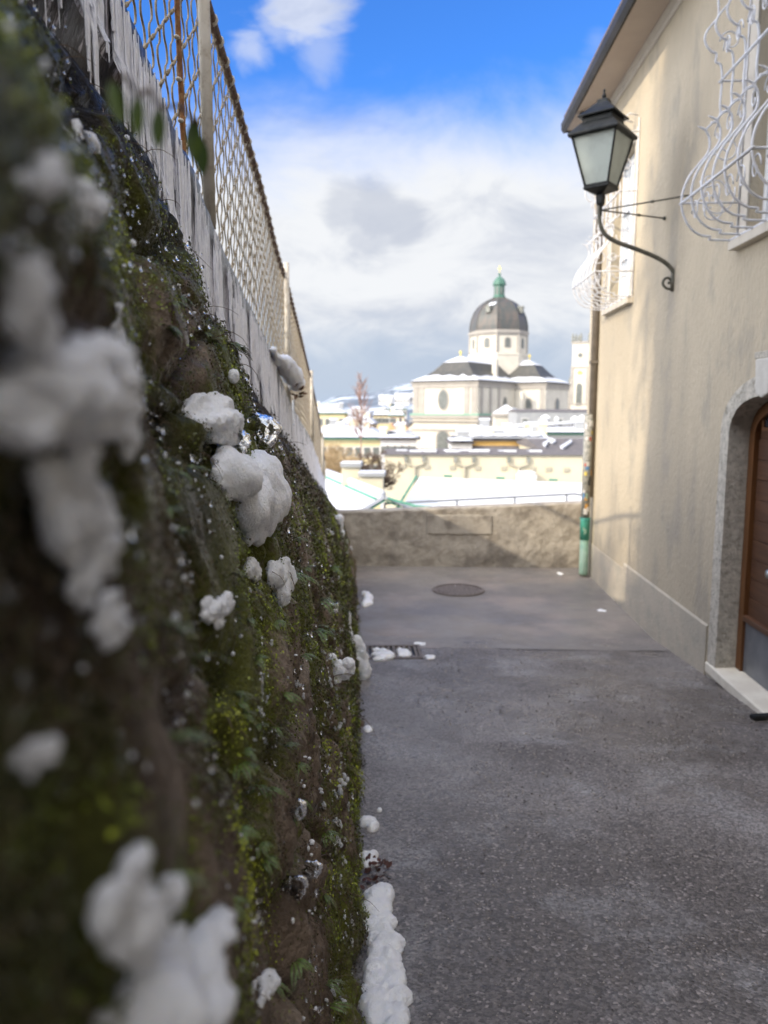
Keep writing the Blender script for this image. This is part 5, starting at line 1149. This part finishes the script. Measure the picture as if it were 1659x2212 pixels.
def lowroof(a0,a1,b0,b1,name,hips):   # concave roof ring profile on rect
    prof=[(0,0,.7),(.15,.0,.0),(1.6,1.3,0),(3.2,3.2,0),(5.7,5.0,0)]
    lv=[(-.7,0),(.8,.5),(2.2,1.55),(3.8,3.0),(5.6,5.2),(8.3,6.6)]
    mb=MB(); rows=[]
    for ins,dz in lv:
        ia=min(ins,(a1-a0)/2-.3); ib_=min(ins,(b1-b0)/2-.3)
        rows.append([(a0+(ia if hips[0] else -0.0),-(b1-(ib_ if hips[3] else 0)),eZ+dz),(a1-(ia if hips[1] else 0),-(b1-(ib_ if hips[3] else 0)),eZ+dz),(a1-(ia if hips[1] else 0),-(b0+(ib_ if hips[2] else 0)),eZ+dz),(a0+(ia if hips[0] else 0),-(b0+(ib_ if hips[2] else 0)),eZ+dz)])
    n=len(rows); V_=[p for r_ in rows for p in r_]; mb.add(V_,[(4*i+j,4*i+(j+1)%4,4*i+4+(j+1)%4,4*i+4+j) for i in range(n-1) for j in range(4)]+[tuple(4*(n-1)+j for j in range(4))])
    rf=mb.build(name,M['slate'],ch,M=CM)
    # snow: band near the eaves and cap on the top
    def ring(i,j,t0,t1,lift,nm):
        A=[Vector(rows[i][k]).lerp(Vector(rows[j][k]),t0)+Vector((0,0,lift)) for k in range(4)]; B2=[Vector(rows[i][k]).lerp(Vector(rows[j][k]),t1)+Vector((0,0,lift)) for k in range(4)]
        c=Vector(((a0+a1)/2,-(b0+b1)/2,0))
        A=[p+(Vector((p.x-c.x,p.y-c.y,0)).normalized()*.12) for p in A]
        s=MB(); N_=14; pts=[];g=random.Random(int(abs(a0)*7+b1*3))
        for k in range(4):
            for q in range(N_):
                t=q/N_; a=A[k].lerp(A[(k+1)%4],t); b_=B2[k].lerp(B2[(k+1)%4],t); b_=a.lerp(b_,g.uniform(.65,1.25)); pts.append((a,b_))
        m_=len(pts); s.add([p for a,b_ in pts for p in (a,b_)],[(2*i_,(2*i_+2)%(2*m_),(2*i_+3)%(2*m_),2*i_+1) for i_ in range(m_)])
        o=s.build(nm,M['snowfar'],rf); o.data.transform(CM)
    ring(0,2,.12,1.0,.16,'snow_band')
    s=MB(); i=n-2; V2=[(p[0],p[1],p[2]+.1) for p in rows[i]]+[(p[0],p[1],p[2]+.22) for p in rows[i+1]]; s.add(V2,[(j,(j+1)%4,4+(j+1)%4,4+j) for j in range(4)]+[(4,5,6,7)]); o=s.build('snow_cap',M['snowfar'],rf); o.data.transform(CM)
lowroof(-Wd,Wd,0,Lf,'nave_roof',(1,1,0,1)); lowroof(-Rb_,Rb_,-Hb,Hb,'transept_roof',(1,1,1,1)); lowroof(-Wd,Wd,-28,0,'choir_roof',(1,1,1,0))
mb=MB()   # cornices and pilasters
for (a0,a1,b0,b1) in ((-Wd,Wd,8,Lf),(-Rb_,Rb_,-Hb,Hb)):
    cb(mb,a0-.55,a1+.55,b0-.55,b1+.55,eZ-.35,eZ-.003); cb(mb,a0-.25,a1+.25,b0-.25,b1+.25,eZ-1.5,eZ-.353)
    cb(mb,a0-.5,a1+.5,b0-.5,b1+.5,-1.7,-.9); cb(mb,a0-.7,a1+.7,b0-.7,b1+.7,-2.6,-2.2); cb(mb,a0-.3,a1+.3,b0-.3,b1+.3,-4.9,-4.5)
mb.build('cornice',M['churchtrim'],ch,M=CM)
mb=MB(); 
for (a0,a1,b0,b1) in ((-Wd,Wd,8,Lf),(-Rb_,Rb_,-Hb,Hb)): cb(mb,a0-.6,a1+.6,b0-.6,b1+.6,-.9,-.5)
mb.build('green_cornice',M['copperpale'],ch,M=CM)
for (a,b_) in ((-Wd+.9,Lf),(Wd-.9,Lf),(-Wd+2.6,Lf),(Wd-2.9,Lf)):
    mb=MB(); cb(mb,a-.7,a+.7,b_-.1,b_+.18,-.5,eZ-1.5); mb.build('pilaster',M['churchtrim'],ch,M=CM)
for (a,b_) in ((Wd,Lf-2),(Wd,Lf-7),(Wd,Lf-12)):
    mb=MB(); cb(mb,a-.1,a+.2,b_-.7,b_+.7,-.5,eZ-1.5); mb.build('pilaster',M['churchtrim'],ch,M=CM)
for (a,b_) in ((Rb_-.9,Hb),(Rb_-9,Hb)):
    mb=MB(); cb(mb,a-.6,a+.6,b_-.1,b_+.18,-.5,eZ-1.5); mb.build('pilaster',M['churchtrim'],ch,M=CM)
def discb(a,b_,z,ra,rz,th,name,m_,axis='b',arch=False,par=None):
    n=28; P_=[]
    for k in range(n):
        t=2*math.pi*k/n; x,y=ra*math.cos(t),rz*math.sin(t)
        if arch and y<0: x=ra*(1 if x>0 else -1); y=-rz*1.9*(abs(math.sin(t))**.25)
        P_.append((x,y))
    mb=MB()
    if axis=='b': V_=[(a+x,-(b_),z+y) for x,y in P_]+[(a+x,-(b_+th),z+y) for x,y in P_]
    else: V_=[(a,-(b_+x),z+y) for x,y in P_]+[(a+th,-(b_+x),z+y) for x,y in P_]
    mb.add(V_,[tuple(range(n)),tuple(range(n,2*n))]+[(i,(i+1)%n,n+(i+1)%n,n+i) for i in range(n)]); o=mb.build(name,m_,par or ch); o.data.transform(CM); return o
w_=discb(0-.3,Lf,3.1,1.65,2.9,.16,'oval_window',M['churchtrim']); discb(-.3,Lf+.02,3.1,1.25,2.5,.2,'pane',M['winfar'],par=w_)
w_=discb(-.3,Lf,-6.6,2.0,1.9,.14,'arched_window',M['churchtrim'],arch=True); discb(-.3,Lf+.02,-6.6,1.55,1.6,.2,'pane',M['winfar'],arch=True,par=w_)
w_=discb(Rb_-4.5,Hb,2.6,1.0,1.2,.14,'arched_window',M['churchtrim'],arch=True); discb(Rb_-4.5,Hb+.02,2.6,.7,.9,.2,'pane',M['winfar'],arch=True,par=w_)
w_=discb(Rb_,0,2.2,1.6,1.6,.14,'arched_window',M['churchtrim'],axis='a',arch=True); discb(Rb_+.02,0,2.2,1.0,1.2,.2,'pane',M['winfar'],axis='a',arch=True,par=w_)
w_=discb(Wd,15,2.6,1.2,1.4,.14,'arched_window',M['churchtrim'],axis='a',arch=True); discb(Wd+.02,15,2.6,.8,1.1,.2,'pane',M['winfar'],axis='a',arch=True,par=w_)
# drum and dome (octagon, vertices 22.5 deg off the axes)
k8=.905/math.cos(math.pi/8); a8=math.pi/8
def oct_(prof,name,m_,smooth_=False): 
    mb=MB().lathe([(r*k8,z) for r,z in prof],8,a0=a8); return mb.build(name,m_,ch,M=CM)
oct_([(8.3,eZ),(8.3,15.6),(8.5,15.9),(8.5,16.4),(7.95,16.5),(7.95,21.9)],'drum',M['church'])
oct_([(8.1,21.4),(8.35,21.9),(8.55,22.0),(8.55,22.7),(8.1,22.9)],'drum_cornice',M['churchtrim'])
dpf=[(8.2,22.9),(8.15,24.2),(7.95,25.6),(7.55,27.0),(6.95,28.4),(6.1,29.7),(4.9,30.8),(3.4,31.7),(2.0,32.3),(1.7,32.5)]
oct_(dpf,'dome',M['dome'])
mb=MB()
for k in range(8):
    a=a8+k*math.pi/4; mb.tube([(r*k8*math.cos(a),r*k8*math.sin(a),z) for r,z in dpf],.16,5)
mb.build('dome_ribs',M['slate'],ch,M=CM)
for k in range(8):
    mb=MB(); a=a8+k*math.pi/4; mb.lathe([(.42,16.5),(.42,21.9)],4,c=(7.95*k8*math.cos(a),7.95*k8*math.sin(a),0),a0=a); mb.build('drum_pilaster',M['churchtrim'],ch,M=CM)
for k in range(8):
    a=-math.pi/2+k*math.pi/4
    for (ra,rz,dd,nm,m_) in ((.95,.95,7.21,'drum_window',M['churchtrim']),(.62,.70,7.29,'pane',M['winfar'])):
        n=20; P_=[]
        for q in range(n):
            t=2*math.pi*q/n; x,y=ra*math.cos(t),rz*math.sin(t)
            if y<0: x=ra*(1 if x>0 else -1); y=-rz*2.6*(abs(math.sin(t))**.2) if nm=='pane' else -rz*2.1*(abs(math.sin(t))**.2)
            P_.append((x,y))
        V_=[]
        for t in (dd,dd+.1): V_+=[(t*math.cos(a)-x*math.sin(a),t*math.sin(a)+x*math.cos(a),19.9+y) for x,y in P_]
        mb=MB().add(V_,[tuple(range(n)),tuple(range(n,2*n))]+[(i,(i+1)%n,n+(i+1)%n,n+i) for i in range(n)])
        if nm=='drum_window': par=mb.build(nm,m_,ch,M=CM)
        else: o=mb.build(nm,m_,par); o.data.transform(CM)
for a in (-math.pi/2-math.pi/8*0,0+math.pi/4*0,):   # dormers on the dome
    r0=5.9; c=(r0*math.cos(a),r0*math.sin(a),28.3); Rm=Matrix.Translation(c)@Matrix.Rotation(a,4,'Z'); mb=MB().box(-.6,1.25,-.6,.6,-.5,1.0,M=Rm); mb.add([Rm@Vector(p) for p in [(-.9,-.8,1.0),(1.4,-.8,1.0),(1.4,.8,1.0),(-.9,.8,1.0),(-.9,0,1.5),(1.4,0,1.5)]],[(0,1,5,4),(3,4,5,2),(1,2,5),(0,4,3)]); mb.build('dome_dormer',M['statue'],ch,M=CM)
a=-math.pi/2; 
mb=MB().add([((5.75+dr)*math.cos(a)-t*math.sin(a),(5.75+dr)*math.sin(a)+t*math.cos(a),z) for dr,t,z in ((-.7,-.2,30.6),(-.9,1.6,30.8),(-.1,1.4,29.9),(.1,-.6,29.7))],[(0,1,2,3)]); mb.build('snow_remnant',M['snowfar'],ch,M=CM)
ln=[(1.75,32.4),(1.75,33.0),(1.5,33.1),(1.5,35.9),(1.95,36.1),(1.95,36.4),(1.75,36.5),(1.7,37.0),(1.35,37.7),(.7,38.3),(.3,38.5),(.28,39.0),(.42,39.2),(.1,39.6)]
ob=oct_(ln,'lantern',mat('lantern_copper',(.055,.135,.10),(.08,.17,.13),1,.6))
for k in range(8):
    a=-math.pi/2+k*math.pi/4; mb=MB(); Rm=Matrix.Rotation(a,4,'Z'); mb.box(1.36,1.42,-.30,.30,33.4,35.5,M=Rm); o=mb.build('lantern_opening',M['winfar'],ob); o.data.transform(CM)
mb=MB().tube([(0,0,39.4),(0,0,41.6)],.10,6); mb.box(-.5,.5,-.07,.07,40.6,40.8); mb.build('cross',M['gold'],ch,M=CM)
for (a,b_) in ((0,Lf-8.3),(Rb_-8.2,0)):
    MB().tube([(a,-b_,13.7),(a,-b_,15.4)],.14,6).lathe([(.1,15.2),(.35,15.5),(.3,15.9),(.05,16.2)],8,c=(a,-b_,0)).build('roof_finial',M['gold'],ch,M=CM)
mb=MB(); cb(mb,Wd-3.4,Wd-2.2,14.6,15.8,9,14.0); cc_=mb.build('chimney',M['church'],ch,M=CM)
mb=MB(); cb(mb,Wd+3.3,Wd+4.2,12.2,13.1,-10,5.4); mb.build('chimney',M['church'],ch,M=CM)
mb=MB(); cb(mb,Wd,Wd+7,Hb,18,-19,-2.9); mb.build('chapel',M['churchtrim'],ch,M=CM)
mb=MB(); V_=[(Wd,-18.3,-2.9),(Wd+7.5,-18.3,-2.9),(Wd+7.5,-Hb,-2.9),(Wd,-Hb,-2.9),(Wd,-Hb,1.2),(Wd,-16,.6)]; mb.add(V_,[(0,1,5),(1,2,4,5),(3,4,2),(0,5,4,3)]); mb.build('chapel_roof',M['snowfar'],ch,M=CM)
# curved volute wall at the left of the nave
def volute(s_):
    P_=[(0,-3.0),(1.2,-3.3),(3.0,-4.6),(4.6,-7.2),(5.6,-10.4),(6.2,-19),(0,-19)]
    mb=MB().prism([(s_*(Wd+.0)+s_*x,z) for x,z in P_],-(Lf-1),-(Lf-8),'y'); mb.build('volute',M['church'],ch,M=CM)
    mb=MB().prism([(s_*(Wd)+s_*(x+.25),z+.25) for x,z in P_[:5]]+[(s_*(Wd)+s_*(x-.2),z-.1) for x,z in P_[:5]][::-1],-(Lf-.7),-(Lf-8.3),'y'); mb.build('volute_cover',M['slate'],ch,M=CM)
volute(-1)
# bell tower beside the townhouse corner
tc_=atY(1256,885,262); tw=empty('bell_tower',(tc_.x,tc_.y,-19)); tag(tw,'white bell tower with clock face and statues just left of the townhouse corner','tower')
TM=Matrix(((rD.x,-fD.x,0,0),(rD.y,-fD.y,0,0),(0,0,.955,18.7),(0,0,0,1)))
def tb(mb,a0,a1,b0,b1,z0,z1): return mb.box(a0,a1,-b1,-b0,z0,z1)
h=2.75
mb=MB(); tb(mb,-h,h,-h,h,-19,23.0); mb.build('shaft',M['church'],tw,M=TM)
mb=MB(); tb(mb,-h-.35,h+.35,-h-.35,h+.35,22.9,23.5); tb(mb,-h-.3,h+.3,-h-.3,h+.3,14.6,15.1); tb(mb,-h-.25,h+.25,-h-.25,h+.25,2.0,2.5); tb(mb,-h-.28,-h+.6,h-.1,h+.25,2.5,14.6); tb(mb,h-.6,h+.28,h-.1,h+.25,2.5,14.6); mb.build('cornice',M['churchtrim'],tw,M=TM)
mb=MB().lathe([(1.25,0),(1.25,.1)],24); mb.build('clock_face',M['church'],tw,M=TM@Matrix.Translation((0,-h-.02,18.9))@Matrix.Rotation(R(90),4,'X'))
mb=MB().lathe([(.8,0),(.8,.2)],24); mb.build('clock_dial',M['winfar'],tw,M=TM@Matrix.Translation((0,-h-.02,18.9))@Matrix.Rotation(R(90),4,'X'))
def tarch(a,z,ra,rz,k_,th,name,m_):
    n=20;P_=[]
    for q in range(n):
        t=2*math.pi*q/n; x,y=ra*math.cos(t),rz*math.sin(t)
        if y<0: x=ra*(1 if x>0 else -1); y=-rz*k_*(abs(math.sin(t))**.2)
        P_.append((x,y))
    MB().add([(a+x,-h,z+y) for x,y in P_]+[(a+x,-h-th,z+y) for x,y in P_],[tuple(range(n)),tuple(range(n,2*n))]+[(i,(i+1)%n,n+(i+1)%n,n+i) for i in range(n)]).build(name,m_,tw,M=TM)
tarch(0,8.6,1.35,1.5,4.0,.1,'opening_surround',M['church']); tarch(0,8.2,.95,1.2,5.4,.2,'bell_opening',M['winfar'])
tarch(0,12.9,.8,.7,.6,.2,'gilded_ornament',M['gold'])
g=random.Random(2)
for (a,b_) in ((-h,h),(0,h),(h,h),(-h,0),(-h,-h)):
    mb=MB().lathe([(.5,0),(.5,.7),(.25,.75),(.42,1.2),(.45,1.9),(.22,2.3),(.28,2.6),(.05,2.95)],8,c=(a,-b_,23.5)); mb.build('statue',M['statue'],tw,True,M=TM)
mb=MB(); mb.prism([(-2.7,-19),(-2.7,14),(-3.4,11.5),(-4.0,8.5),(-5.6,5.0),(-12,4.2),(-12,-19)],-h+1,h-1,'y'); mb.build('facade_wing',M['churchtrim'],tw,M=TM)
for (a,z,s) in ((-4.2,8.6,1.1),(-6.2,5.0,1.4),(-9.5,4.3,1.0)):
    MB().lathe([(.6*s,0),(.5*s,.7),(.3*s,.8),(.5*s,1.5),(.5*s,2.1),(.25*s,2.5),(.3*s,2.9),(.05,3.3)],8,c=(a,0,z)).build('statue',M['statue'],tw,True,M=TM)
# ---- hills
def hills():
    sil=[(-900,905),(0,885),(500,872),(640,875),(684,874),(716,860),(736,854),(763,851),(800,850),(830,842),(861,832),(895,826),(960,822),(1050,824),(1200,850),(1330,860),(1700,850),(2600,880)]
    px=np.interp(np.linspace(0,1,400),np.linspace(0,1,len(sil)),[s[0] for s in sil]); py=np.interp(px,[s[0] for s in sil],[s[1] for s in sil])
    Yr=1800; rows=[]
    for t in np.linspace(0,1,50):
        Y_=700+(Yr-700)*t; row=[]
        for x,y in zip(px,py):
            p=atY(x,y,Yr); zr=p.z; z=-19+(zr+19)*(t**1.15); row.append((p.x*(Y_/Yr)**.5*1.0 if 0 else p.x*(Y_/Yr),Y_,z))
        rows.append(row)
    for t in (1.15,1.5): rows.append([(p[0]*t,p[1]*t,-25 if t>1.2 else p[2]) for p in rows[49]])
    Q=np.array(rows); n_=fbm(Q*np.array([.02,.02,.05]),4)-.5; Q[...,2]+=n_*9*np.clip((Q[...,1]-700)/900,0,1); Q[...,2]+=(fbm(Q*.15,2)-.5)*4*np.clip((Q[...,1]-1500)/200,0,1)
    n1,n2=Q.shape[:2]; ix=np.arange(n1*n2).reshape(n1,n2); f=np.stack([ix[:-1,:-1],ix[1:,:-1],ix[1:,1:],ix[:-1,1:]],-1).reshape(-1,4)
    m=mat('hill_cover',(.085,.11,.14),(.16,.19,.23),.012,.95,detail=8,c3=(.62,.68,.76),s3=.006,w3=.9); o=npmesh('hills',Q.reshape(-1,3),f,m,None,True); tag(o,kind='structure')
hills()
g=random.Random(12)
# ---- trees
def branchy(name,label,base,hgt,m_tr,m_tw,spread,seed,levels=4,r0=.12,up=.5,n0=1,cat='tree',lean=0,start=.35,narrow=False,twigr=.012,density=1.):
    g=random.Random(seed); tr=MB(); tw=MB()
    def rec(p,d,L_,r,lv):
        pts=[p]; n=5
        for q in range(n):
            d=(d+Vector((g.gauss(0,.12),g.gauss(0,.12),up*.12))).normalized(); pts.append(pts[-1]+d*L_/n)
        (tr if lv<2 else tw).tube(pts,[max(twigr*.6,r*(1-.55*q/n)) for q in range(n+1)],5 if lv<2 else 3,cap=False)
        if lv>=levels: return
        for k in range(int((g.randint(4,6) if lv else 6)*density)):
            t=g.uniform(.25,1); q=pts[min(n,int(t*n))]; a=Vector((g.gauss(0,1),g.gauss(0,1),g.gauss(0,.5)+up*.6)).normalized(); dd=(d*(1-spread)+a*spread).normalized(); rec(q,dd,L_*g.uniform(.45,.65),r*.5,lv+1)
    o=empty(name,base); tag(o,label,cat)
    if narrow:
        p=Vector((0,0,0)); pts=[p+Vector((lean*t,0,hgt*t)) for t in np.linspace(0,1,12)]; tr.tube(pts,[r0*(1-.8*t) for t in np.linspace(0,1,12)],7)
        for k in range(int(90*density)):
            t=g.uniform(start,1)**.9; q=Vector((lean*t,0,hgt*t)); w_=spread*hgt*(1.05-t)**.8*.55; a=g.uniform(0,6.28); rec(q,Vector((math.cos(a),math.sin(a),up*1.6)).normalized(),w_+.25,.03,2)
    else:
        for k in range(n0): 
            a=g.uniform(0,6.28); rec(Vector((g.uniform(-.2,.2)*n0*.3,g.uniform(-.2,.2),0)),Vector((math.cos(a)*spread*.6*(n0>1),math.sin(a)*spread*.6*(n0>1),1)).normalized(),hgt*.5,r0,0)
    tr.build('trunk',m_tr,o); tw.build('twigs',m_tw,o); return o
b0=atY(780,1000,46); br=branchy('bare_tree','tall thin bare tree with reddish brown twigs rising over the far snow roofs',(b0.x,46,-12),(atY(780,818,46).z+12),M['twigred'],M['twigred'],.30,3,4,r0=.09,up=.6,narrow=True,start=.72,twigr=.009,density=.55)
b0=atY(800,1010,44); branchy('bare_shrub','dense dark bare shrub beside the long cream building',(b0.x,44,b0.z-2.2),4.6,M['twig'],M['twig'],.6,5,4,r0=.10,up=.25,n0=5,cat='shrub',twigr=.016,density=1.1)
b0=atY(738,1010,42); branchy('tan_shrub','loose tan coloured bare bush behind the two chimneys',(b0.x,42,b0.z-2.5),5.0,M['twigtan'],M['twigtan'],.6,6,4,r0=.06,up=.35,n0=5,cat='shrub',twigr=.012)
b0=atY(715,990,52); branchy('tan_shrub','pale bare bush at the far left edge of the town below the fence',(b0.x,52,b0.z-3),6.0,M['twigtan'],M['twigtan'],.6,8,4,r0=.06,up=.35,n0=4,cat='shrub',twigr=.014)
e_=Vector((.82,.57,0)).normalized(); n_=Vector((-e_.y,e_.x,0)); q_=Vector((2.43,8.3,0))-e_*13+n_*.9
branchy('bare_tree','unseen tall bare tree added left of the alley to dapple the shadow edge',(q_.x,q_.y,0),9.5,M['twig'],M['twig'],.5,41,4,r0=.12,up=.35,n0=2,twigr=.02,density=1.1)  # added out of view to dapple the sun on the house

def crown(name,label,c,rad,n,size,m_):
    g=np.random.default_rng(9); u=g.normal(0,1,(n,3)); u/=np.linalg.norm(u,axis=1,keepdims=True); p=u*(g.uniform(0,1,(n,1))**.45)*np.array(rad)+np.array(c); cl=fbm(p*.9,3); p=p[cl>.47]; n=len(p)
    a=g.normal(0,1,(n,3)); a/=np.linalg.norm(a,axis=1,keepdims=True); b=np.cross(a,g.normal(0,1,(n,3))); b/=np.linalg.norm(b,axis=1,keepdims=True); s=size*g.uniform(.6,1.3,(n,1))
    v=np.stack([p-a*s,p+b*s*.6,p+a*s,p-b*s*.6],1).reshape(-1,3); o=npmesh('crown',v-np.array(c),np.arange(n*4).reshape(-1,4),m_,None,False); r=empty(name,tuple(c)); tag(r,label,'tree'); o.parent=r
    MB().tube([(0,0,-c[2]),(0,.1,0)],[.22,.1],8).build('trunk',M['twig'],r); return r
q_=Vector((2.43,8.3,0))-e_*14+n_*(-1.0)
crown('shadow_edge_crown','unseen leafy crown added to soften the shadow edge on the house wall',(q_.x,q_.y,7.2),(1.6,1.6,5.6),9000,.09,M['fern'])  # leaf cloud out of view, added to soften the shadow edge

def grit():
    g=np.random.default_rng(77); n=5200; X=g.uniform(.0,2.45,n); Y=1.5+6.2*g.uniform(0,1,n)**1.5; k=fbm(np.stack([X*1.4,Y*1.1,X*0],-1),3)>.43; X,Y=X[k],Y[k]; n=len(X)
    c,cf=icos(1); r=g.uniform(.0012,.0036,n)*np.clip(Y/3,.8,1.6); V_=(c[None]*r[:,None,None]*g.uniform(.6,1.4,(n,1,3))+np.stack([X,Y,hgt(X,Y)+.005+r*.3],-1)[:,None]).reshape(-1,3)
    f=(cf[None]+np.arange(n)[:,None,None]*len(c)).reshape(-1,3); o=npmesh('road_grit',V_,f,mat('grit_stone',(.45,.40,.35),(.10,.085,.075),14,.7,detail=1,lo=.45,hi=.55),None,False); tag(o,'scattered winter grit and crumbs on the asphalt of the alley','grit',kind='stuff')
grit()

def crumbs():  # white snow beads standing in for bright out of focus glints
    g=random.Random(17); c,cf=icos(1); V_=[];F_=[];b=0
    for k in range(900):
        ly=math.exp(g.uniform(math.log(.16),math.log(1.5))); i=int(np.searchsorted(gx,ly)); j=g.randrange(60,nj-12)
        if fbm(P[i,j][None]*6+40,3)[0]<.50: continue
        r=g.choice((.6,1,1,1.7))*.0022*min(1.5,max(.55,ly)); p=W[i,j]+NR[i,j]*(.004+r)*1.2; V_.append(c*r*np.array([g.uniform(.5,1.5),g.uniform(.5,1.5),g.uniform(.5,1.9)])+p); F_.append(cf+b); b+=len(c)
    o=npmesh('snow_glint_beads',np.concatenate(V_),np.concatenate(F_),M['snowc'],None,True); tag(o,'tiny white snow beads over the moss close to the lens, standing in for bright glints','snow crumbs',kind='stuff')
crumbs()
